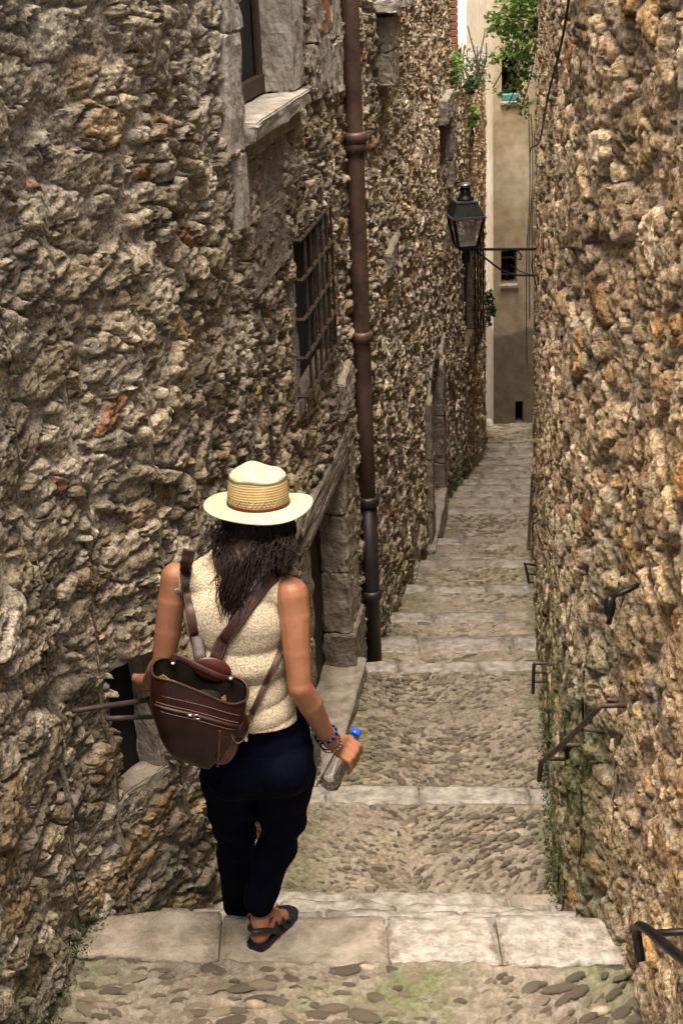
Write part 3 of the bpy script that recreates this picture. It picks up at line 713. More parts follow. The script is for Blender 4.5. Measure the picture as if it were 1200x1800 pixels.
# ------------------------------------------------------------------ plaster building at the foot of the alley
pb = empty('plaster_building', (2.6,22.3,-4.7), 'narrow beige plaster building closing the end of the alley', 'building')
def pbox(name, m, x0, x1, y0, y1, z0, z1, parent=pb, bev=.01):
    bm = bmesh.new(); add_box8(bm, [Vector((x,y,z)) for z in (z0,z1) for x, y in ((x0,y0),(x1,y0),(x1,y1),(x0,y1))], bev); return bm_obj(name, bm, m, parent)
YP = 22.2
def at2(x, y, Y=None):
    p = at(x, y, Y or YP); return p.x, p.z
def grid_wall(parent, mat_, x0, x1, z0, z1, y, holes, th=.4):
    xs = sorted({x0, x1, *[h[0] for h in holes], *[h[1] for h in holes]}); zs = sorted({z0, z1, *[h[2] for h in holes], *[h[3] for h in holes]})
    bm = bmesh.new()
    for a, b in zip(xs[:-1], xs[1:]):
        for c, d in zip(zs[:-1], zs[1:]):
            if any(a >= h[0]-1e-6 and b <= h[1]+1e-6 and c >= h[2]-1e-6 and d <= h[3]+1e-6 for h in holes): continue
            bm.faces.new([bm.verts.new(p) for p in ((a,y,c),(b,y,c),(b,y,d),(a,y,d))])
    bmesh.ops.remove_doubles(bm, verts=bm.verts, dist=1e-5)
    e = bmesh.ops.extrude_face_region(bm, geom=bm.faces[:]); bmesh.ops.translate(bm, verts=[v for v in e['geom'] if isinstance(v, bmesh.types.BMVert)], vec=(0, th, 0))
    bmesh.ops.recalc_face_normals(bm, faces=bm.faces)
    return bm_obj('wall', bm, mat_, parent)
xl = at2(866,180)[0]; 
wa = at2(880,500); wb = at2(908,440); ha = at2(905,745); hb = at2(919,705); ta = at2(881,178); tb = at2(912,95)
holes = [(wa[0],wb[0],wa[1],wb[1]), (ha[0],hb[0],ha[1],hb[1]), (ta[0],tb[0],ta[1],tb[1])]
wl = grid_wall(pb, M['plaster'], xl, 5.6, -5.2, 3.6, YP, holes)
pbox('roof', M['brick'], xl-.2, 5.8, YP-.25, YP+4, 3.6, 3.75); pbox('side_wall', M['plaster'], xl, xl+.3, YP+.401, YP+4, -5.2, 3.6)
for n_, h in enumerate(holes):
    wq = empty('window', ((h[0]+h[1])/2, YP, h[2])); wq.parent = pb; wq.matrix_parent_inverse = Matrix.Translation(-pb.location)
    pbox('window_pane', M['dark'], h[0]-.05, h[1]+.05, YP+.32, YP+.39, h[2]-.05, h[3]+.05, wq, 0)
    if n_ != 1:
        pbox('sill', M['dressed_pale'], h[0]-.02, h[1]+.02, YP-.05, YP+.3, h[2]-.06, h[2]-.003, wq)
        w_ = h[1]-h[0]
        pbox('window_frame', M['wood'], h[0], h[0]+w_*.12, YP+.24, YP+.30, h[2], h[3], wq, .003)
        pbox('window_frame', M['wood'], h[0]+w_*.45, h[0]+w_*.55, YP+.24, YP+.30, h[2], h[3], wq, .003)
    if n_ == 0:
        for k in (.25,.75): pbox('bar', M['rustiron'], h[0], h[1], YP+.04, YP+.06, h[2]+(h[3]-h[2])*k, h[2]+(h[3]-h[2])*k+.03, wq, 0)
    if n_ == 2:
        m_ = mat('teal_paint', (.10,.28,.26), .6); pbox('planter', m_, h[0]+.01, h[1]-.01, YP-.02, YP+.12, h[2]+.002, h[2]+.10, wq)
cb = []
for x, y0, y1 in ((928,190,640),(933,200,560),(938,230,470)):
    a = at(x, y0, YP-.05); b = at(x-3, y1, YP-.05)
    cable([a, a.lerp(b,.3)+Vector((.03,0,0)), a.lerp(b,.6)+Vector((-.015,0,0)), b], .007, {928:'leftmost thin cable hanging down the plaster building',933:'middle thin cable hanging down the plaster building',938:'short cable hanging nearest the right wall'}[x], M['rustiron'])
# pale building far behind
cb2 = empty('cream_building', (2,34,-8), 'bright cream rendered building rising far behind the garden wall', 'building')
grid_wall(cb2, M['cream'], -9, 14, -9, 9, 33, [])
pbox('roof', M['brick'], -9.4, 14.4, 32.6, 40, 9.0, 9.2, cb2)

# ------------------------------------------------------------------ lantern on its bracket
YL = 12.0
base = at(818, 436, YL); sc = (at(851,375,YL).x-at(785,375,YL).x)*.93   # eave width
lp = empty('street_lamp', base, 'black four-sided street lantern on an iron bracket from the right wall', 'street lamp')
def lpart(name, fn, m, smooth=False, parent=lp):
    bm = bmesh.new(); fn(bm); return bm_obj(name, bm, m, parent, smooth)
k_ = sc/2
rot = Matrix.Rotation(R(8), 4, 'Z')
def frus(bm, r0, z0, r1, z1, n=4):
    q = [[base+rot@Vector((r*s, r*t, z)) for s, t in ((-1,-1),(1,-1),(1,1),(-1,1))] for r, z in ((r0,z0),(r1,z1))]
    add_box8(bm, q[0]+q[1])
z_b, z_e = .035, .035+k_*1.58
lpart('base', lambda bm: frus(bm, k_*.52, .0, k_*.55, .03), M['iron'])
lpart('spigot', lambda bm: add_lathe(bm, [(k_*.2,-.12),(k_*.26,-.08),(k_*.2,-.03),(k_*.42,.0)], 12, base), M['iron'])
gl_m, N_, L__, P__ = new_mat('lamp_glass'); P__.inputs['Base Color'].default_value = (.50,.46,.40,1); P__.inputs['Roughness'].default_value = .25; P__.inputs['Alpha'].default_value = .24; P__.inputs['Specular IOR Level'].default_value = .4
cor = [(-1,-1),(1,-1),(1,1),(-1,1)]
for i in range(4):
    (a, b), (c, d) = cor[i], cor[(i+1)%4]
    def pane(bm):
        o_ = [base+rot@Vector((x*r, y*r, z)) for r, x, y, z in ((k_*.52,a,b,z_b),(k_*.52,c,d,z_b),(k_*.83,c,d,z_e),(k_*.83,a,b,z_e))]
        ce = sum(o_, Vector())/4; n_ = (o_[1]-o_[0]).cross(o_[3]-o_[0]).normalized()*.004
        add_box8(bm, [p-n_ for p in o_]+[p+n_ for p in o_])
    lpart('glass_pane', pane, gl_m)
    lpart('frame_bar', lambda bm: add_tube(bm, [base+rot@Vector((a*k_*.54,b*k_*.54,.02)), base+rot@Vector((a*k_*.86,b*k_*.86,z_e))], .013, 6), M['iron'])
sheen_iron = mat('sky_sheen_iron', (.20,.21,.24), .35, 20, .2, .2, metal=.8, spec=.5)  # lantern ledges and cap: bluish sky reflection put into the metal colour
lpart('inner_tray', lambda bm: frus(bm, k_*.48, .03, k_*.46, .055), M['dressed_pale'])
lpart('eave', lambda bm: frus(bm, k_*1.0, z_e, k_*1.0, z_e+.016), sheen_iron)
lpart('roof', lambda bm: frus(bm, k_*.92, z_e+.017, k_*.58, z_e+.017+k_*.72), M['iron'])
zr = z_e+.017+k_*.72
lpart('roof_plate', lambda bm: frus(bm, k_*.64, zr+.001, k_*.64, zr+.014), sheen_iron)
lpart('chimney', lambda bm: add_lathe(bm, [(k_*.50,zr+.015),(k_*.5,zr+.03),(k_*.32,zr+.045),(k_*.29,zr+.06),(k_*.27,zr+.12)], 20, base), M['iron'], True)
lpart('chimney_cap', lambda bm: add_lathe(bm, [(k_*.30,zr+.121),(k_*.40,zr+.126),(k_*.40,zr+.14),(k_*.3,zr+.15)], 20, base), sheen_iron, True)
w0 = at(946, 438, YL); w1 = at(944, 484, YL)
wallx = WR.xY(YL)
far = Vector((wallx+.1, YL, w0.z)); 
lpart('bracket_arm', lambda bm: add_tube(bm, [base+Vector((-.02,0,-.01)), w0, far], .012, 8), M['iron'])
b1 = at(858, 446, YL)
lpart('bracket_brace', lambda bm: add_tube(bm, catmull([at(835,440,YL), at(858,458,YL), at(880,474,YL), at(905,483,YL), w1, Vector((wallx+.1,YL,w1.z))], 5), .009, 6), M['iron'])
lpart('bracket_brace', lambda bm: add_tube(bm, catmull([at(898,466,YL), at(912,476,YL+.05), at(928,482,YL), w1], 4), .006, 6), M['rustiron'])
lpart('hook', lambda bm: add_tube(bm, catmull([at(909,441,YL), at(915,448,YL), at(914,456,YL), at(910,455,YL)], 4), .006, 6), M['iron'])
jb = empty('junction_box', at(941,414,YL), 'small grey electric box beside the lantern bracket', 'box')
bm = bmesh.new(); add_box8(bm, box_pts(at(942,416,YL), .05, .06, .13), .006); bm_obj('case', bm, M['dressed_grey'], jb)
bm = bmesh.new(); add_box8(bm, box_pts(at(942,400,YL), .045, .055, .02), .004); bm_obj('lid', bm, M['dressed_pale'], jb)
cable([at(941,423,YL), at(945,436,YL), at(940,452,YL), at(934,462,YL), at(936,480,YL), at(941,500,YL), at(944,520,YL)], .006, 'short looping cable below the junction box by the lantern')

# ------------------------------------------------------------------ plants
def leaves(name, blobs, n, size, m, parent=None, seed=1, hang=.3):
    rnd = random.Random(seed); V = []; F = []
    tot = sum(b[1][0]*b[1][1]*b[1][2] for b in blobs)
    for c, rr, in blobs:
        for _ in range(max(3, int(n*rr[0]*rr[1]*rr[2]/tot))):
            d = Vector((rnd.gauss(0,1), rnd.gauss(0,1), rnd.gauss(0,1))).normalized()*rnd.random()**.45
            p = Vector(c)+Vector((d.x*rr[0], d.y*rr[1], d.z*rr[2]))
            s = size*rnd.uniform(.6,1.4); a = Vector((rnd.gauss(0,1), rnd.gauss(0,1), rnd.gauss(0,.6)-hang)).normalized(); b = a.cross(Vector((rnd.gauss(0,1),rnd.gauss(0,1),rnd.gauss(0,1)))).normalized(); nn = a.cross(b)*s*.12
            k = len(V); V += [p-a*s*.5, p+b*s*.3-a*s*.05+nn, p+a*s*.55, p-b*s*.3-a*s*.05+nn]; F.append((k,k+1,k+2,k+3))
    me = bpy.data.meshes.new(name); me.from_pydata(V, [], F); o = link(name, me, m, parent); return o
def plant(name, c, blobs, n, size, m, label, cat, seed, stems=6):
    t = empty(name, c, label, cat); o = leaves('leaves', blobs, n, size, m, t, seed); o['kind'] = 'stuff'
    rnd = random.Random(seed); bm = bmesh.new()
    for _ in range(stems):
        b = rnd.choice(blobs); e = Vector(b[0])+Vector((rnd.uniform(-.7,.7)*b[1][0], rnd.uniform(-.7,.7)*b[1][1], rnd.uniform(-.7,.7)*b[1][2]))
        mid = Vector(c).lerp(e, .5)+Vector((rnd.uniform(-.05,.05),0,rnd.uniform(-.05,.08))); add_tube(bm, catmull([c, mid, e], 4), .006, 5)
    bm_obj('stem', bm, M['wood'], t); return t
YV = 15.0
vb = [(at(x,y,YV+dy), r) for x, y, dy, r in ((905,20,0,(.24,.3,.25)),(915,70,0,(.20,.3,.22)),(895,95,-.1,(.20,.2,.12)),(918,125,0,(.14,.25,.20)),(880,55,.1,(.17,.2,.10)),(868,30,.1,(.12,.2,.06)),(905,150,0,(.12,.15,.10)),(920,185,0,(.10,.15,.13)),(876,160,0,(.09,.1,.05)),(900,185,0,(.12,.1,.04)),(925,205,0,(.05,.08,.05)),(915,-30,0,(.3,.4,.3)),(862,58,0,(.07,.1,.05)),(872,105,0,(.10,.1,.05)))]
plant('hanging_vine', at(944,40,YV), vb, 1500, .062, M['leaf'], 'bright green vine hanging over the top of the right wall', 'vine', 5, 16)
YG = float(WL.Yu(13.2))
plant('weed', WL.p(12.9,1.6,-.05), [(at(790,112,YG-.3),(.16,.2,.13)),(at(782,128,YG-.4),(.11,.15,.10)),(at(800,140,YG-.4),(.06,.1,.12))], 520, .05, M['leaf'], 'grassy green weeds growing on top of the garden wall', 'weeds', 9)
plant('weed', WL.p(14.6,1.1,-.02), [(at(828,150,YG+1.2),(.07,.12,.10))], 140, .05, M['leafdark'], 'small dark tuft on the wall top between pier and plaster building', 'weeds', 10)
plant('weed', WL.p(15.0,.4,.02), [(at(831,205,YG+1.8),(.09,.12,.13)),(at(828,218,YG+1.7),(.05,.08,.05))], 160, .06, M['leaf'], 'light green tuft growing out of the far left wall face', 'weeds', 11)
plant('weed', WL.p(17.4,-2.3,.05), [(at(860,528,19.6),(.07,.1,.16)),(at(865,545,19.6),(.06,.1,.08)),(at(858,560,19.4),(.04,.08,.12))], 200, .06, M['leafdark'], 'green plant low at the far corner beside the plaster building', 'weeds', 12)
plant('weed', WL.p(7.2,2.3,.02), [(at(695,50,9.9),(.04,.1,.07))], 60, .035, M['leaf'], 'tiny green sprig under the high ledge beyond the pipe', 'weeds', 13, 2)
bt = empty('bare_shrub', at(822,110,YG+1), 'thin bare shrub with twigs on the wall top against the bright building', 'shrub')
rnd = random.Random(3); bm = bmesh.new()
for k in range(8):
    a = at(822+rnd.uniform(-5,25), 130+rnd.uniform(-10,30), YG+1.2); e = a+Vector((rnd.uniform(-.2,.22), rnd.uniform(-.1,.1), rnd.uniform(.2,.5)))
    add_tube(bm, catmull([a, a.lerp(e,.5)+Vector((rnd.uniform(-.05,.05),0,0)), e], 3), [.012-.0009*q for q in range(7)], 4)
bm_obj('twigs', bm, M['dressed_grey'], bt)
o = leaves('leaves', [(at(828,110,YG+1.2),(.22,.15,.3)),(at(845,140,YG+1.6),(.15,.15,.2))], 170, .05, M['leafdark'], bt, 4); o['kind'] = 'stuff'
# moss and ground ivy along the feet of the walls
def foot_moss(line, Y0, Y1, n, label, seed, hmax=.2, size=.018):
    rnd = random.Random(seed); V = []; F = []
    for _ in range(n):
        Y = rnd.uniform(Y0, Y1); u = line.uY(Y); g = float(ground(Y)); z = g+rnd.random()**2*hmax-.02; h = rnd.uniform(-.05,.015)
        p = line.p(u, z, h); s = size*rnd.uniform(.5,1.5)
        a = Vector((rnd.gauss(0,1),rnd.gauss(0,1),rnd.gauss(0,1)+.8)).normalized(); b = a.cross(Vector((rnd.gauss(0,1),rnd.gauss(0,1),rnd.gauss(0,1)))).normalized()
        k = len(V); V += [p-b*s*.35, p+b*s*.35, p+a*s]; F.append((k,k+1,k+2))
    me = bpy.data.meshes.new('moss'); me.from_pydata(V, [], F); o = link('moss', me, M['moss']); tag(o, label, 'moss', kind='stuff')
foot_moss(WL, 3.3, 4.3, 2200, 'dark moss and small weeds at the foot of the near left wall', 1, .12, .009)
foot_moss(WR, 4.3, 6.5, 2600, 'green moss at the foot of the right wall by the handrail', 2, .4, .010)
foot_moss(WL, 8.0, 9.0, 500, 'green moss beside the foot of the downpipe', 3, .08)
foot_moss(WL, 13.0, 17.5, 2500, 'green growth along the foot of the far left wall', 4, .4, .022)

# ------------------------------------------------------------------ the woman
M['skin'] = mat('tanned_skin', (.26,.105,.052), .5, 9, .12, .25, 220, .0005, spec=.35, col2=(.33,.145,.077))
M['skin'].node_tree.nodes['Principled BSDF'].inputs['Subsurface Weight'].default_value = .06
M['navy'] = mat('navy_cotton', (.0024,.0029,.0078), .95, 30, .3, .4, 25, .006, spec=.04)
M['hair'] = mat('dark_hair', (.0055,.0035,.003), .55, 60, .4, 0, spec=.2, col2=(.026,.014,.009))
M['leather'] = mat('dark_leather', (.010,.0028,.002), .38, 14, .4, .4, 60, .002, spec=.25, col2=(.026,.006,.0035))
M['leatherred'] = mat('reddish_leather', (.055,.010,.005), .4, 12, .3, .25, 80, .0015, spec=.5)
M['strapl'] = mat('strap_leather', (.030,.010,.006), .5, 25, .3, .3, 90, .001, spec=.35, col2=(.050,.017,.010))
M['stitch'] = mat('stitching', (.11,.065,.04), .7, 60, .2, 0)
M['lining'] = mat('dark_lining', (.008,.007,.005), .95, 12, .4, 0, spec=.05, col2=(.022,.018,.011))
M['yellow'] = mat('yellow_lining', (.26,.16,.02), .8, 20, .2, .2)
M['metal'] = mat('bright_metal', (.6,.58,.55), .25, 30, .1, 0, metal=1)
M['redband'] = mat('oxblood_band', (.07,.010,.008), .6, 30, .2, .2)
M['shoe'] = mat('black_sandal', (.010,.010,.013), .5, 30, .3, .2, 90, .001)
def straw_mat(name, c1, c2, fr, conc):
    m, N, L, P = new_mat(name)
    tc = N.new('ShaderNodeTexCoord'); w = N.new('ShaderNodeTexWave')
    w.wave_type = 'RINGS' if conc else 'BANDS'
    if conc: w.rings_direction = 'Z'
    else: w.bands_direction = 'Z'
    w.inputs['Scale'].default_value = fr; w.inputs['Distortion'].default_value = .6; w.inputs['Detail'].default_value = 2; w.inputs['Detail Scale'].default_value = 4
    L.new(tc.outputs['Object'], w.inputs['Vector'])
    n = N.new('ShaderNodeTexNoise'); n.inputs['Scale'].default_value = 26; n.inputs['Detail'].default_value = 6; L.new(tc.outputs['Object'], n.inputs['Vector'])
    r = N.new('ShaderNodeValToRGB'); r.color_ramp.elements[0].color = (*c1,1); r.color_ramp.elements[1].color = (*c2,1); r.color_ramp.elements[0].position = .2
    av = N.new('ShaderNodeMath'); av.operation = 'MULTIPLY_ADD'; av.inputs[1].default_value = .6; L.new(w.outputs['Fac'], av.inputs[0]); L.new(n.outputs['Fac'], av.inputs[2])
    av2 = N.new('ShaderNodeMath'); av2.operation = 'MULTIPLY'; av2.inputs[1].default_value = .8; L.new(av.outputs[0], av2.inputs[0])
    L.new(av2.outputs[0], r.inputs[0]); L.new(r.outputs[0], P.inputs['Base Color'])
    b = N.new('ShaderNodeBump'); b.inputs['Strength'].default_value = .5; b.inputs['Distance'].default_value = .0015; L.new(w.outputs['Fac'], b.inputs['Height']); L.new(b.outputs[0], P.inputs['Normal'])
    P.inputs['Roughness'].default_value = .65
    return m
M['straw'] = straw_mat('tan_straw', (.27,.17,.06), (.50,.35,.15), 42, False)
M['strawskylit'] = straw_mat('skylit_straw', (.36,.32,.17), (.50,.46,.30), 42, True)  # paler copy for the crown top: sky light put into the straw colour
M['strawgreen'] = straw_mat('greenish_straw', (.20,.22,.125), (.40,.42,.29), 34, True)
def lace_mat():
    m, N, L, P = new_mat('cream_lace')
    tc = N.new('ShaderNodeTexCoord'); v = N.new('ShaderNodeTexVoronoi'); v.inputs['Scale'].default_value = 38; v.inputs['Randomness'].default_value = .8
    L.new(tc.outputs['Object'], v.inputs['Vector'])
    mu = N.new('ShaderNodeMath'); mu.operation = 'MULTIPLY'; mu.inputs[1].default_value = 21; L.new(v.outputs['Distance'], mu.inputs[0])
    si = N.new('ShaderNodeMath'); si.operation = 'SINE'; L.new(mu.outputs[0], si.inputs[0])
    n = N.new('ShaderNodeTexNoise'); n.inputs['Scale'].default_value = 170; n.inputs['Detail'].default_value = 8; L.new(tc.outputs['Object'], n.inputs['Vector'])
    ad = N.new('ShaderNodeMath'); ad.operation = 'MULTIPLY_ADD'; ad.inputs[1].default_value = .12; L.new(si.outputs[0], ad.inputs[0]); L.new(n.outputs['Fac'], ad.inputs[2])
    r = N.new('ShaderNodeValToRGB'); e = r.color_ramp.elements; e[0].position = .28; e[0].color = (.28,.21,.125,1); e[1].position = .68; e[1].color = (.56,.47,.33,1)
    L.new(ad.outputs[0], r.inputs[0]); L.new(r.outputs[0], P.inputs['Base Color']); P.inputs['Roughness'].default_value = .9
    b = N.new('ShaderNodeBump'); b.inputs['Strength'].default_value = .6; b.inputs['Distance'].default_value = .0018; L.new(ad.outputs[0], b.inputs['Height']); L.new(b.outputs[0], P.inputs['Normal'])
    return m
M['lace'] = lace_mat()
def cap(bm, p0, r0, p1, r1, n=12):
    p0, p1 = Vector(p0), Vector(p1); d = p1-p0
    if d.length < 1e-6: d = Vector((0,0,1e-4))
    pts = []; rad = []; u = d.normalized()
    for k in range(5): t = math.pi/2*(1-k/4.0001); pts.append(p0-u*r0*math.sin(t)); rad.append(max(1e-4, r0*math.cos(t)))
    for k in range(1, 6): t = math.pi/2*k/5.0001; pts.append(p1+u*r1*math.sin(t)); rad.append(max(1e-4, r1*math.cos(t)))
    add_tube(bm, pts, rad, n)
def ell(bm, c, rx, ry, rz, m=None):
    mt = Matrix.Translation(Vector(c)) @ ((m.to_4x4() if m is not None else Matrix.Identity(4)) @ Matrix.Diagonal((rx, ry, rz, 1)))
    bmesh.ops.create_uvsphere(bm, u_segments=24, v_segments=16, radius=1, matrix=mt)
def chain(bm, pts, rads, n=12):
    for a, b, r, s in zip(pts[:-1], pts[1:], rads[:-1], rads[1:]): cap(bm, a, r, b, s, n)
def remesh(bm, vox, smooth=5, name='tmp'):
    me = bpy.data.meshes.new(name); bm.to_mesh(me); bm.free(); o = bpy.data.objects.new(name, me); COL.objects.link(o)
    r = o.modifiers.new('r', 'REMESH'); r.mode = 'VOXEL'; r.voxel_size = vox; r.use_smooth_shade = True
    s = o.modifiers.new('s', 'SMOOTH'); s.factor = .5; s.iterations = smooth
    dg = bpy.context.evaluated_depsgraph_get(); out = bpy.data.meshes.new_from_object(o.evaluated_get(dg))
    bpy.data.objects.remove(o); bpy.data.meshes.remove(me); out.name = name; return out
hip = at(453,1322,3.80); waist = at(422,1205,3.79); chest = at(412,1088,3.79); shc = at(414,1008,3.82)
Lsh = at(308,1014,3.88); Rsh = at(511,1045,3.76); neckb = at(424,985,3.84); head = at(452,902,3.90)
rt = (Rsh-Lsh).normalized(); upv = (shc-hip).normalized(); bk = rt.cross(upv).normalized()*-1   # bk points away from the camera (her front)
if bk.y < 0: bk = -bk
upt = rt.cross(bk)*-1
if upt.z < 0: upt = -upt
TM = Matrix((rt, bk, upt)).transposed()
pm = Matrix.Rotation(R(-4), 3, 'Z')
def torso(bm, g=0.0):
    ell(bm, hip+Vector((0,0,.0)), .158+g, .108+g, .115+g, pm)
    ell(bm, hip+Vector((-.075,-.035,-.02)), .085+g, .085+g, .09+g, pm); ell(bm, hip+Vector((.075,-.035,-.02)), .085+g, .085+g, .09+g, pm)
    for k in (.25,.5,.75): ell(bm, hip.lerp(waist, k), .150-.026*k+g, .098+g, .075+g, TM)
    ell(bm, waist, .124+g, .090+g, .10+g, TM)
    ell(bm, waist.lerp(chest, .5), .132+g, .093+g, .09+g, TM)
    ell(bm, chest, .145+g, .098+g, .12+g, TM)
    ell(bm, chest+upt*.05+bk*.05+rt*.06, .06+g, .06+g, .06+g, TM); ell(bm, chest+upt*.05+bk*.05-rt*.06, .06+g, .06+g, .06+g, TM)
    ell(bm, shc-upt*.035, .158+g, .078+g, .060+g, TM)
    cap(bm, Lsh+rt*.030-upt*.004, .041+g, Rsh-rt*.030-upt*.004, .041+g)
    cap(bm, Lsh+rt*.05+upt*.008, .028+g, neckb+upt*.035, .042+g); cap(bm, Rsh-rt*.05+upt*.008, .028+g, neckb+upt*.035, .042+g)
Lel = at(287,1168,3.86); Lwr = at(262,1199,4.03); Rel = at(527,1208,3.70); Rwr = at(580,1303,3.80)
wom = empty('person', (hip.x, 3.93, 0), 'woman seen from behind, straw hat, cream lace top, navy trousers, stepping down the stairs', 'person')
bm = bmesh.new(); torso(bm, -.008)
cap(bm, neckb, .050, head-Vector((0,0,.06)), .048)
hd = Matrix.Rotation(R(-8), 3, 'Z')
ell(bm, head+Vector((0,.0,.01)), .074, .092, .105, hd); ell(bm, head+Vector((0,.035,-.045)), .052, .055, .06, hd)
cap(bm, head+Vector((0.01,.085,.0)), .011, head+Vector((.013,.108,-.03)), .013)    # nose
for s in (-1, 1): ell(bm, head+hd@Vector((s*.075,.0,-.015)), .010, .02, .03, hd)
# arms
def lerp3(a, b, t): return a.lerp(b, t)
chain(bm, [Lsh, Lsh.lerp(Lel,.25), Lsh.lerp(Lel,.6), Lel], [.042,.043,.040,.034])
chain(bm, [Lel, Lel.lerp(Lwr,.3), Lwr], [.036,.036,.023])
chain(bm, [Rsh, Rsh.lerp(Rel,.22)+Vector((.004,0,0)), Rsh.lerp(Rel,.6), Rel], [.051,.047,.041,.035])
chain(bm, [Rel, Rel.lerp(Rwr,.28)+Vector((.003,0,0)), Rel.lerp(Rwr,.7), Rwr], [.036,.038,.029,.024])
# right hand round the bottle
B0 = at(576,1382,3.755); B1 = at(627,1284,3.935); ax = (B1-B0).normalized(); G = B0.lerp(B1, .50)
cd = (Vector((0,0,CZ))-G); cd = (cd-ax*cd.dot(ax)).normalized(); sd_ = cd.cross(ax).normalized()
if sd_.x < 0: sd_ = -sd_
BR = .031
def cyl(o_, deg, r): a = R(deg); return G+ax*o_+cd*math.cos(a)*r+sd_*math.sin(a)*r
offs = [.040,.019,-.003,-.024]
kn = [cyl(o_*1.0, -18, .050) for o_ in offs]
for o_, k in zip(offs, kn): chain(bm, [Rwr.lerp(k,.12), Rwr.lerp(k,.55), k], [.018,.0145,.0115], 10)
chain(bm, [Rwr, G+cd*.046-sd_*.024+ax*.008], [.024,.022])
for j_, o_ in enumerate(offs):
    rr = (.0092,.0098,.0095,.0082)[j_]; L0 = (1,1.06,1.03,.86)[j_]
    chain(bm, [kn[j_], cyl(o_*1.05, 32*L0, .0475), cyl(o_*1.08-.002, 82*L0, .041), cyl(o_*1.08-.003, 128*L0, .0395)], [rr*1.2, rr*1.08, rr, rr*.85], 8)
chain(bm, [Rwr.lerp(G+cd*.046, .35)-sd_*.012+ax*.012, cyl(.045, -62, .045), cyl(.055, -105, .041), cyl(.058, -140, .0395)], [.014,.0125,.0105,.0095], 8)
# left hand on the rail
q = at(246,1216,4.12); fdir = Vector((0,1,-.3)).normalized()
hk = q+Vector((.005,.02,.025))
chain(bm, [Lwr, Lwr.lerp(hk,.6), hk], [.024,.027,.023])
for k in range(4):
    b = hk+Vector((-.022+.018*k, .015-.004*k, .0)); chain(bm, [Lwr.lerp(b,.5), b, b+Vector((-.006,.038,-.006)), b+Vector((-.006,.050,-.034)), b+Vector((-.004,.034,-.052))], [.014,.0115,.0095,.009,.008], 8)
chain(bm, [Lwr.lerp(hk,.4)+Vector((.02,0,0)), hk+Vector((.04,.0,-.015)), hk+Vector((.035,.02,-.04))], [.013,.0105,.009], 8)
# lower legs and feet
hl_ = at(452,1650,3.875); RA = at(458,1602,3.925); RA.z = max(RA.z, .085); heelR = Vector((RA.x-.006, 3.885, .038)); toeR = at(506,1618,4.03); toeR.z = .03
LA = at(418,1592,4.15); LA.z = -.18+.085; heelL = Vector((LA.x, LA.y-.04, -.18+.04)); toeL = heelL+Vector((.03,.19,-.018))
def foot(bm, A, h, t):
    d = (t-h); d.z = 0; d.normalize(); s = Vector((d.y,-d.x,0))
    chain(bm, [A+Vector((0,0,.10)), A, h.lerp(A,.4)], [.036,.034,.034]); cap(bm, h, .031, h.lerp(t,.45)+Vector((0,0,.016)), .030); cap(bm, A, .034, h.lerp(t,.5)+Vector((0,0,.016)), .028)
    cap(bm, h.lerp(t,.4)+Vector((0,0,.008)), .029, h.lerp(t,.72)+s*.012, .024); cap(bm, h.lerp(t,.4), .027, h.lerp(t,.72)-s*.016, .022)
    for k in range(5):
        o_ = s*(-.032+.015*k)*(1 if t is toeR else -1); r = (.012,.0085,.008,.0078,.0075)[k]
        cap(bm, h.lerp(t,.72)+o_*.9-Vector((0,0,.004)), r*1.25, h.lerp(t,1.0-.03*k)+o_-Vector((0,0,.012)), r, 8)
foot(bm, RA, heelR, toeR); foot(bm, LA, heelL, toeL)
body = link('body', remesh(bm, .0042, 7, 'body'), M['skin'], wom, True)
for s in (-1, 1):
    bm = bmesh.new(); ell(bm, head+hd@Vector((s*.03,.083,-.002)), .012,.010,.009); bm_obj('eye', bm, M['dressed_pale'], wom, True)
bm = bmesh.new(); ell(bm, head+hd@Vector((0,.092,-.058)), .022,.008,.007); bm_obj('mouth', bm, M['redband'], wom, True)
# tank top: cut from an inflated torso
bm = bmesh.new(); torso(bm, .0065); me = remesh(bm, .0055, 3, 'tank_top')
bm = bmesh.new(); bm.from_mesh(me)
hemz = at(480,1279,3.70).z
TI = TM.inverted()
for v in bm.verts:
    q = TI@(v.co-shc); w_ = mnoise.noise(v.co*Vector((5,5,16)).length/9*Vector((1,1,3.2)))
    lo = max(0, min(1, (-q.z-.10)/.15))
    w2 = mnoise.noise(Vector((v.co.x*5+v.co.z*7, v.co.y*5, v.co.z*26-v.co.x*8)))
    v.co += v.normal*(.0035*w2*lo+.004*mnoise.noise(v.co*8)+.016*max(0, min(1, (-q.z-.15)/.1)))
# crisp cuts: hem, then neckline and armholes by loops of planes
bmesh.ops.bisect_plane(bm, geom=bm.verts[:]+bm.edges[:]+bm.faces[:], plane_co=Vector((hip.x,3.8,hemz)), plane_no=Vector((.04,0,1)), clear_inner=True)
def off(co):
    q = TI@(co-shc)
    arm = abs(q.x)-(.152+.16*max(0, (-q.z-.050))/.09+(.0 if q.z < -.03 else .004))
    arm = arm if q.z > -.115 else -1
    nk = TI@(co-neckb); nr = .081-math.sqrt(nk.x**2+(nk.y*.9)**2+(max(0, -nk.z-.012)*1.5)**2)
    return max(arm, nr if q.z > -.12 else -1)
for it in range(2):
    val = {v: off(v.co) for v in bm.verts}; es = [e for e in bm.edges if val[e.verts[0]]*val[e.verts[1]] < 0]
    for v in bm.verts:   # pull boundary vertices on to the cut line
        pass
    break
rm = [f for f in bm.faces if sum(val[v] > 0 for v in f.verts) > 2]
bmesh.ops.delete(bm, geom=rm, context='FACES')
bv = [v for v in bm.verts if any(len(e.link_faces) == 1 for e in v.link_edges)]
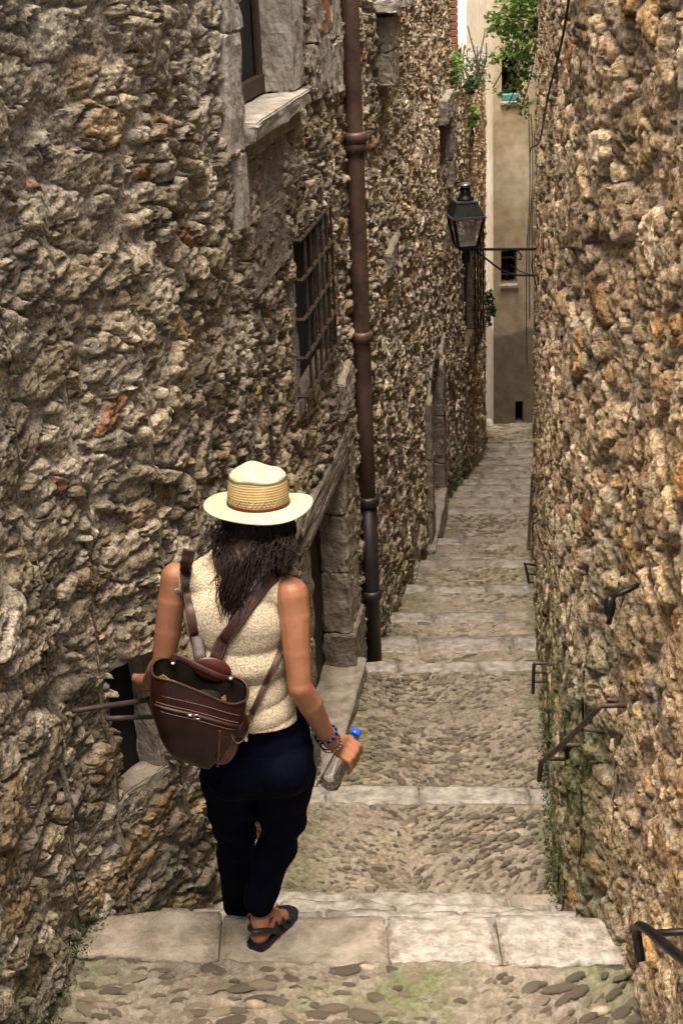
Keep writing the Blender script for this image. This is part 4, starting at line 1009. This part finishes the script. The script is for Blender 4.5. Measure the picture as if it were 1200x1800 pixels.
for _ in range(14):
    new = {}
    for v in bv:
        nb = [e.other_vert(v) for e in v.link_edges if len(e.link_faces) == 1]
        if len(nb) == 2: new[v] = v.co.lerp((nb[0].co+nb[1].co)/2, .6)
    for v, c in new.items(): v.co = c
me2 = bpy.data.meshes.new('tank_top'); bm.to_mesh(me2); bm.free()
top = link('tank_top', me2, M['lace'], wom, True)
so = top.modifiers.new('thickness', 'SOLIDIFY'); so.thickness = .004; so.offset = -1
# trousers
RK = at(493,1462,3.88); LK = at(414,1468,3.97); RH = at(502,1345,3.80); LH = at(404,1350,3.82)
RA2 = RA+Vector((.0,-.005,.045)); LA2 = LA+Vector((0,-.01,.06))
bm = bmesh.new()
ell(bm, hip, .166, .118, .118, pm); ell(bm, hip+Vector((-.078,-.042,-.025)), .092,.088,.10, pm); ell(bm, hip+Vector((.078,-.042,-.025)), .092,.088,.10, pm)
ell(bm, hip+Vector((0,0,.06)), .160,.112,.08, pm); ell(bm, hip+Vector((-.006,0,.115)), .153,.109,.065, pm); ell(bm, hip+Vector((0,0,-.06)), .158,.105,.08, pm)
chain(bm, [RH+Vector((0,0,-.02)), RH.lerp(RK,.55), RK, RK.lerp(RA2,.35), RK.lerp(RA2,.75), RA2], [.090,.082,.064,.062,.055,.050], 16)
chain(bm, [LH+Vector((0,0,-.02)), LH.lerp(LK,.55), LK, LK.lerp(LA2,.35), LK.lerp(LA2,.75), LA2], [.090,.082,.066,.062,.055,.049], 16)
me = remesh(bm, .007, 4, 'trousers'); bm = bmesh.new(); bm.from_mesh(me)
for v in bm.verts:
    q = v.co; t = 1-min(1, abs(q.z-RK.z)/.18)
    v.co += v.normal*(.006*mnoise.noise(Vector((q.x*11+q.z*8,q.y*8,q.z*13-q.x*9)))*(1+1.2*t)+.006*mnoise.noise(q*9)+.004*math.sin(q.z*38+q.x*60+3*mnoise.noise(q*5))*t)
bmesh.ops.bisect_plane(bm, geom=bm.verts[:]+bm.edges[:]+bm.faces[:], plane_co=LA2-Vector((0,0,.03)), plane_no=Vector((0,0,1)), clear_inner=True)
me = bpy.data.meshes.new('trousers'); bm.to_mesh(me); bm.free(); link('trousers', me, M['navy'], wom, True)
# sandals
for A, h, t in ((RA, heelR, toeR), (LA, heelL, toeL)):
    sh_ = empty('sandal', h); sh_.parent = wom; sh_.matrix_parent_inverse = Matrix.Translation(-wom.location)
    d = (t-h); d.z = 0; Ln = d.length; d.normalize(); s = Vector((d.y,-d.x,0)); gz = h.z-.040
    bm = bmesh.new(); rings = []
    for f, w_ in ((-.22,.018),(-.18,.030),(0,.037),(.35,.034),(.7,.046),(.95,.044),(1.12,.030),(1.18,.012)):
        c = h+d*(Ln*f); hz = .022 if f < .5 else .018
        rings.append([bm.verts.new(Vector((c.x,c.y,0))+s*w_*sx+Vector((0,0,gz+zz_))) for sx, zz_ in ((-1,.001),(1,.001),(1.02,hz),(-1.02,hz))])
    for a, b in zip(rings[:-1], rings[1:]):
        for k in range(4): bm.faces.new((a[k],a[(k+1)%4],b[(k+1)%4],b[k]))
    bm.faces.new(rings[0][::-1]); bm.faces.new(rings[-1]); bmesh.ops.recalc_face_normals(bm, faces=bm.faces); bm_obj('sole', bm, M['shoe'], sh_)
    def strap(pts, w_, th=.22): 
        bm = bmesh.new(); add_tube(bm, catmull(pts, 5), w_, 8, flat=th, side=Vector((0,0,1))*.3+d); bm_obj('strap', bm, M['shoe'], sh_, True)
    for f, hh, wd in ((.30,.058,.043),(.52,.050,.044),(.74,.040,.048)):
        c = h+d*(Ln*f); c.z = gz; strap([c-s*wd+Vector((0,0,.018)), c-s*wd*.8+Vector((0,0,hh*.85)), c+Vector((0,0,hh+.012))+d*.01, c+s*wd*.8+Vector((0,0,hh*.85)), c+s*wd+Vector((0,0,.018))], .010)
    c = h.copy(); strap([c+d*.05-s*.04+Vector((0,0,-.01)), c-s*.036+Vector((0,0,.03)), c-d*.036+Vector((0,0,.042)), c+s*.036+Vector((0,0,.03)), c+d*.05+s*.04+Vector((0,0,-.01))], .009)
    c = A.copy(); strap([c+d*.036+Vector((0,0,-.03)), c+s*.038+Vector((0,0,-.022)), c-d*.038+Vector((0,0,-.018)), c-s*.038+Vector((0,0,-.022)), c+d*.036+Vector((0,0,-.03))], .008)
# hair: curly strands over a soft core
bm = bmesh.new()
ell(bm, head+Vector((0,-.012,-.045)), .092, .096, .070); rnd = random.Random(12)
cap(bm, head+Vector((0,-.045,-.06)), .064, at(420,985,3.74), .038); cap(bm, at(422,985,3.74), .036, at(405,1035,3.72), .028); cap(bm, at(405,1035,3.72), .028, at(403,1062,3.71), .014)
cap(bm, head+Vector((.05,-.03,-.06)), .045, at(492,975,3.76), .026); cap(bm, head+Vector((-.05,-.02,-.05)), .045, at(382,945,3.80), .024)
me = remesh(bm, .007, 6, 'hair_core'); bm = bmesh.new(); bm.from_mesh(me)
for v in bm.verts: v.co += v.normal*(-.004+.010*mnoise.noise(Vector((v.co.x*40,v.co.y*40,v.co.z*9)))+.004*mnoise.noise(v.co*60))
for k in range(820):
    g = rnd.random()
    if g < .56: tx, ty, Yt = rnd.gauss(406,11+0), 1000+95*rnd.random()**.6, 3.705
    elif g < .78: tx, ty, Yt = rnd.gauss(498,12), rnd.uniform(960,1015), 3.74
    elif g < .90: tx, ty, Yt = rnd.gauss(377,9), rnd.uniform(930,985), 3.79
    else: tx, ty, Yt = rnd.gauss(455,14), rnd.uniform(970,1035), 3.71
    th = (tx-440)/75*1.25+rnd.gauss(0,.14); th = max(-1.9, min(1.9, th)); lf = rnd.uniform(1.0, 1.22)
    st = head+Vector((math.sin(th)*.094, -math.cos(th)*.098-.01, rnd.uniform(-.015,.015)))
    en = at(tx, ty, Yt-rnd.uniform(-.02,.022)); m1 = st+Vector((math.sin(th)*.012, -math.cos(th)*.02, -.05)); m2 = st.lerp(en,.6)+Vector((rnd.uniform(-.008,.008),-.16*lf*max(.0, (en-st).length-.05),.003))
    P_ = catmull([st, m1, m2, en], 9); am = rnd.uniform(.002,.008); ph = rnd.uniform(0,6.28); fr = rnd.uniform(.28,.55)
    P_ = [p+Vector((math.sin(ph+i*fr), math.cos(ph+i*fr), 0))*am*(i/len(P_))*1.5 for i, p in enumerate(P_)]
    r0 = rnd.uniform(.0014,.0030)*(1.5 if rnd.random() < .3 else 1); add_tube(bm, P_, [r0*(1-.75*i/len(P_)) for i in range(len(P_))], 4, cap=False)
hr_ = bm_obj('hair', bm, M['hair'], wom, True)
# hat
brimc = at(454,886,3.90); hat = empty('hat', brimc); hat.parent = wom; hat.matrix_parent_inverse = Matrix.Translation(-wom.location)
HM = (Matrix.Rotation(R(2.0), 4, 'Y') @ Matrix.Rotation(R(-5), 4, 'X'))
def hobj(name, bm, m, sm=True):
    me = bpy.data.meshes.new(name); bm.to_mesh(me); bm.free(); o = bpy.data.objects.new(name, me); COL.objects.link(o); me.materials.append(m)
    if sm: me.polygons.foreach_set('use_smooth', [True]*len(me.polygons))
    o.parent = hat; o.matrix_local = HM; return o
def brimfn(p, t, r):
    k = max(0, r-.09)/.075; p.y *= 1.06; p.z += k*k*(.010*math.cos(2*t)+.006*math.sin(3*t+1)); return p
bm = bmesh.new(); prof = [(.088+.0095*i, .004-.006*(i/7)**1.2-.002*i*0) for i in range(8)]; prof = [(r, z-.0) for r, z in prof]
add_lathe(bm, prof+[(.1555,-.0035),(.152,-.007)]+[(r-.001, z-.004) for r, z in prof[::-1]], 72, cap=False, fn=brimfn); hobj('brim', bm, M['strawgreen'])
def crown(p, t, r):
    p.y *= 1.10
    if p.z > .07:
        k = min(1, (p.z-.07)/.03); p.z += k*(.010*math.exp(-((p.x+.022)/.03)**2)-.010*math.exp(-((p.x-.035)/.018)**2)*(1 if r < .07 else .3))
    return p
bm = bmesh.new(); add_lathe(bm, [(.0875,.0),(.087,.02),(.0858,.045),(.0845,.066),(.0825,.078)], 64, cap=False, fn=crown); hobj('crown', bm, M['straw'])
bm = bmesh.new(); add_lathe(bm, [(.0823,.078),(.079,.088),(.071,.096),(.058,.101),(.04,.103),(.02,.102),(.003,.1015)], 64, cap=True, fn=crown); hobj('crown_top', bm, M['strawskylit'])
bm = bmesh.new(); add_lathe(bm, [(.0885,.002),(.0895,.003),(.0892,.0125),(.0878,.0135)], 64, cap=False, fn=lambda p,t,r: Vector((p.x,p.y*1.10,p.z))); hobj('hat_band', bm, M['redband'])
bm = bmesh.new()
for row, (z0_, z1_) in enumerate(((.0155,.021),(.0225,.0275),(.029,.034))):
    n = 46
    for k in range(n):
        t0 = 2*math.pi*(k+.5*row)/n; sg = 1 if (k//3) % 2 else -1; t1 = t0+sg*.085; wd = .030
        r0, r1 = .0885, .0879
        bm.faces.new([bm.verts.new((math.cos(t)*r, math.sin(t)*r*1.10, z)) for t, r, z in ((t0,r0,z0_),(t0+wd,r0,z0_),(t1+wd,r1,z1_),(t1,r1,z1_))])
hobj('woven_pattern', bm, M['strapl'], False)
# bracelets
fd = (Rwr-Rel).normalized()
def bracelet(c, r, tr, m, beads=0, bm_=None):
    t = empty('bracelet', c); t.parent = wom; t.matrix_parent_inverse = Matrix.Translation(-wom.location)
    x, y = frame_of(fd); bm = bmesh.new(); P_ = [c+x*math.cos(a)*r+y*math.sin(a)*r for a in np.linspace(0, 2*math.pi, 29)]
    add_tube(bm, P_, tr, 6, cap=False); bm_obj('band', bm, m, t, True)
    for k in range(beads):
        a = 2*math.pi*k/beads; bm = bmesh.new(); bmesh.ops.create_icosphere(bm, subdivisions=1, radius=tr*1.45, matrix=Matrix.Translation(c+x*math.cos(a)*r+y*math.sin(a)*r)); bm_obj('bead', bm, bm_, t, True)
bracelet(Rel.lerp(Rwr,.86), .0325, .0035, M['navy'], 12, mat('blue_bead', (.03,.04,.22), .3, spec=.6, bump=0))
bracelet(Rel.lerp(Rwr,.98)+fd*.004, .0310, .0028, M['strapl'], 0)
bracelet(Rwr+fd*.012, .0315, .0020, M['strapl'], 18, M['dressed_pale'])
# backpack
BC = at(337,1238,3.585); th = R(21)
bx = Vector((math.cos(th), .05, -math.sin(th))).normalized(); bz = Vector((math.sin(th)*.9, .10, math.cos(th))).normalized(); by = bz.cross(bx).normalized()
if by.y < 0: by = -by      # by points towards her back
bp = empty('backpack', BC-bz*.16, 'brown leather backpack with open top hanging low on the back of the woman', 'backpack')
def bl(x, y, z): return BC+bx*x+by*y+bz*z
def bobj(name, bm, m, sm=True, parent=bp): return bm_obj(name, bm, m, parent, sm)
def hw(z):  # half width, half depth, x shift, at height z
    t = (z+.165)/.30; t = max(0, min(1, t))
    w_ = .058+.078*math.sin(min(1, t*1.5)*math.pi/2); d_ = .028+.042*math.sin(min(1, t*1.8)*math.pi/2)*(1-.18*t); return w_, d_, .045*(1-t)**1.4
def shell(inset, zt_f, zt_b, nt=48, nzv=18, zb=-.165, jn=0):
    bm = bmesh.new(); rings = []
    for i in range(nzv+1):
        s_ = i/nzv; ring = []
        for k in range(nt):
            t = 2*math.pi*k/nt; c, s = math.cos(t), math.sin(t)
            ztop = zt_f+(zt_b-zt_f)*float(sstep(-.45, .85, s))
            if s < 0: ztop += -.012*math.sin(3*c)*(-s)
            z = zb+(ztop-zb)*s_; w_, d_, sx = hw(z)
            ex = .62; X_ = math.copysign(abs(c)**ex, c)*(w_-inset)+sx; Y_ = math.copysign(abs(s)**ex, s)*(d_-inset)
            if s < -.2: Y_ -= .012*math.sin(s_*math.pi)
            p = bl(X_, Y_, z); p += Vector((1,1,1))*.004*mnoise.noise(p*16+Vector((jn,0,0))); ring.append(bm.verts.new(p))
        rings.append(ring)
    for a, b in zip(rings[:-1], rings[1:]):
        for k in range(nt): bm.faces.new((a[k],a[(k+1)%nt],b[(k+1)%nt],b[k]))
    bm.faces.new(rings[0][::-1]); return bm, rings
bm, rg = shell(0, .068, .090); rim = [v.co.copy() for v in rg[-1]]; bobj('bag_body', bm, M['leather'])
bm, rg2 = shell(.006, .066, .087, zb=-.10, jn=0); bobj('lining', bm, M['lining'])
bm = bmesh.new(); add_tube(bm, rim+[rim[0]], .0042, 6, cap=False); bobj('rim_piping', bm, M['strapl'])
for poly in (((276,1192),(287,1186),(300,1196),(306,1209),(294,1210),(278,1204)),((383,1231),(396,1222),(398,1230),(396,1238))):    # yellow gussets
    bm = bmesh.new(); bm.faces.new([bm.verts.new(at(x, y, 3.60)) for x, y in poly]); d_ = bmesh.ops.extrude_face_region(bm, geom=bm.faces[:]); bmesh.ops.translate(bm, verts=[v for v in d_['geom'] if isinstance(v, bmesh.types.BMVert)], vec=(0,.003,0)); bobj('yellow_gusset', bm, M['yellow'], False)
bm = bmesh.new(); ell(bm, bl(.03,.0,.03), .045,.025,.02); bobj('bag_contents', bm, M['lining'])
def zipline(z0_, dz, name, m, r, off_=.004, x0=-.98, x1=.98):
    P_ = []
    for k in range(17):
        f = x0+(x1-x0)*k/16; z = z0_+dz*f-.012*f*f; w_, d_, sx = hw(z); c = f
        yy = -d_*(max(0, 1-abs(c)**3.2))**.31-off_-.012*math.sin(max(0,min(1,(z+.165)/.213))*math.pi)*(1-abs(f)**4); P_.append(bl(c*w_+sx, yy, z))
    bm = bmesh.new(); add_tube(bm, P_, r, 6); bobj(name, bm, m); return P_
zp = zipline(.006, .0, 'zip', M['strapl'], .0050, .005); zipline(.016, .0, 'seam', M['stitch'], .0012, .006); zipline(-.006, .0, 'seam', M['stitch'], .0012, .006); zipline(.036, .0, 'seam', M['stitch'], .0010, .004)
bm = bmesh.new(); c = zp[8]+Vector((0,-.006,0)); add_tube(bm, [c+bx*math.cos(a)*.009+bz*math.sin(a)*.006 for a in np.linspace(0,6.28,13)], .0016, 5, cap=False); bobj('zip_pull', bm, M['metal'])
bm = bmesh.new(); add_box8(bm, box_pts(zp[7]+Vector((-.004,-.005,0)), .014, .005, .006), .001); bobj('zip_slider', bm, M['metal'])
# side pocket on the right with its flap and buckle
bm = bmesh.new(); ell(bm, bl(.125,-.005,-.080), .034,.042,.070, Matrix((bx,by,bz)).transposed()); me = None; bobj('side_pocket', bm, M['leatherred'])
bm = bmesh.new(); ell(bm, bl(.140,-.010,-.020), .034,.048,.036, Matrix((bx,by,bz)).transposed()); bobj('pocket_flap', bm, M['leather'])
bm = bmesh.new(); add_tube(bm, catmull([bl(.118,-.056,.012), bl(.122,-.062,-.03), bl(.145,-.060,-.052), bl(.165,-.045,-.03), bl(.168,-.03,.0)],5), .0016, 5); bobj('seam', bm, M['stitch'])
bm = bmesh.new(); add_tube(bm, catmull([bl(.085,-.075,-.02), bl(.098,-.066,-.08), bl(.112,-.045,-.14)],6), .0045, 6); bobj('rim_piping', bm, M['leatherred'])
bm = bmesh.new(); add_box8(bm, box_pts(bl(.168,-.028,-.045), .010,.008,.022), .002); bobj('buckle', bm, M['metal'])
# back panel top, lobe and handle
bm = bmesh.new(); ell(bm, bl(.035,.055,.092), .055,.010,.036, Matrix((bx,by,bz)).transposed()); bobj('back_flap', bm, M['leatherred'])
def ribbon(name, pts, w_, th_, m, side, parent=bp, n=8):
    bm = bmesh.new(); add_tube(bm, catmull(pts, n), w_, 10, flat=th_, side=side); return bobj(name, bm, m, True, parent)
ribbon('handle', [bl(-.085,.045,.090), bl(-.070,.030,.112), bl(.0,.012,.104), bl(.06,.012,.094), bl(.092,.045,.082)], .0105, .35, M['strapl'], bz)
for x_ in (-.078, .088):
    bm = bmesh.new(); add_lathe(bm, [(.002,-.006),(.008,-.004),(.008,.004),(.002,.006)], 10, bl(x_,.03,.090)); bobj('rivet', bm, M['metal'])
# straps lie on her back: follow the cloth by small offsets toward the camera
from mathutils.bvhtree import BVHTree
dg = bpy.context.evaluated_depsgraph_get()
tb = BVHTree.FromPolygons([v.co+Vector(hipo) for hipo in [(0,0,0)] for v in top.data.vertices], [p.vertices[:] for p in top.data.polygons])
bb = BVHTree.FromPolygons([v.co for v in body.data.vertices], [p.vertices[:] for p in body.data.polygons])
def skinpt(x, y, lift=.006):
    o_ = Vector((0,0,CZ)); d = at(x, y, 1)-o_; d.normalize()
    hs = [t.ray_cast(o_, d) for t in (tb,)]; hs = hs if hs[0][0] is not None else [bb.ray_cast(o_, d)]; hs = [h for h in hs if h[0] is not None]
    if not hs: return at(x, y, 3.78)
    h = min(hs, key=lambda h: h[3]); return h[0]-d*lift
def strapline(name, px, w_, end=None):
    P_ = [skinpt(x, y) for x, y in px]+(end or [])
    if end: P_ = [p.lerp(P_[-1], 0) for p in P_]
    ribbon(name, P_, w_, .16, M['strapl'], lambda i: Vector((.9,0,.35)), n=5)
    bm = bmesh.new()
    return P_
sv = lambda a, b: (Vector(b)-Vector(a))
def strap2(name, px, w_, end):
    pq = catmull([Vector((x,y,0)) for x, y in px], 4); P_ = catmull([skinpt(q_.x, q_.y, .009) for q_ in pq]+end, 2); bm = bmesh.new()
    cdv = Vector((0,0,CZ))
    def side(i):
        d = (P_[min(i+1,len(P_)-1)]-P_[max(i-1,0)]).normalized(); v = (cdv-P_[i]).normalized(); return d.cross(v)
    add_tube(bm, P_, w_, 10, flat=.17, side=side); bobj(name, bm, M['strapl'])
    for s in (-1, 1):
        bm = bmesh.new(); add_tube(bm, [p+side(i).normalized()*s*w_*.78+(cdv-p).normalized()*w_*.15 for i, p in enumerate(P_)], .0009, 4); bobj('seam', bm, M['stitch'])
strap2('shoulder_strap', [(333,966),(327,1000),(331,1040),(339,1085),(346,1120)], .0175, [bl(.0,.065,.10)])
strap2('shoulder_strap', [(492,1003),(468,1024),(440,1060),(412,1100),(390,1130)], .0185, [bl(.035,.065,.10)])
strap2('lower_strap', [(494,1140),(486,1162),(470,1195),(455,1228),(441,1258)], .0085, [bl(.160,.02,-.02)])
# bottle
bt_ = empty('water_bottle', B0, 'clear plastic water bottle with blue cap gripped in the hand of the woman', 'bottle')
q = ax.to_track_quat('Z', 'Y').to_matrix().to_4x4(); Lb = (B1-B0).length
pl, N_, L__, P__ = new_mat('clear_plastic'); P__.inputs['Base Color'].default_value = (.93,.95,.97,1); P__.inputs['Roughness'].default_value = .04; P__.inputs['Transmission Weight'].default_value = 1; P__.inputs['IOR'].default_value = 1.2
bm = bmesh.new(); pr_ = [(.010,.006),(.022,.0),(.0295,.006),(BR,.018)]
for k in range(6): z = .03+k*.016; pr_ += [(BR,z),(BR-.0018,z+.008)]
pr_ += [(BR,Lb*.60),(BR-.002,Lb*.68),(.022,Lb*.80),(.0145,Lb*.88),(.0135,Lb*.91)]
add_lathe(bm, pr_, 28, B0, q, fn=lambda p,t,r: Vector((p.x*(1+.05*math.cos(5*t)*(p.z<.02)), p.y*(1+.05*math.cos(5*t)*(p.z<.02)), p.z))); bm_obj('bottle_body', bm, pl, bt_, True)
cm = mat('blue_cap', (.012,.085,.62), .3, spec=.5, bump=0, var=.1)
bm = bmesh.new(); add_lathe(bm, [(.0160,Lb*.905),(.0165,Lb*.92),(.0165,Lb*.99),(.014,Lb*1.0)], 20, B0, q); bm_obj('cap', bm, cm, bt_, True)
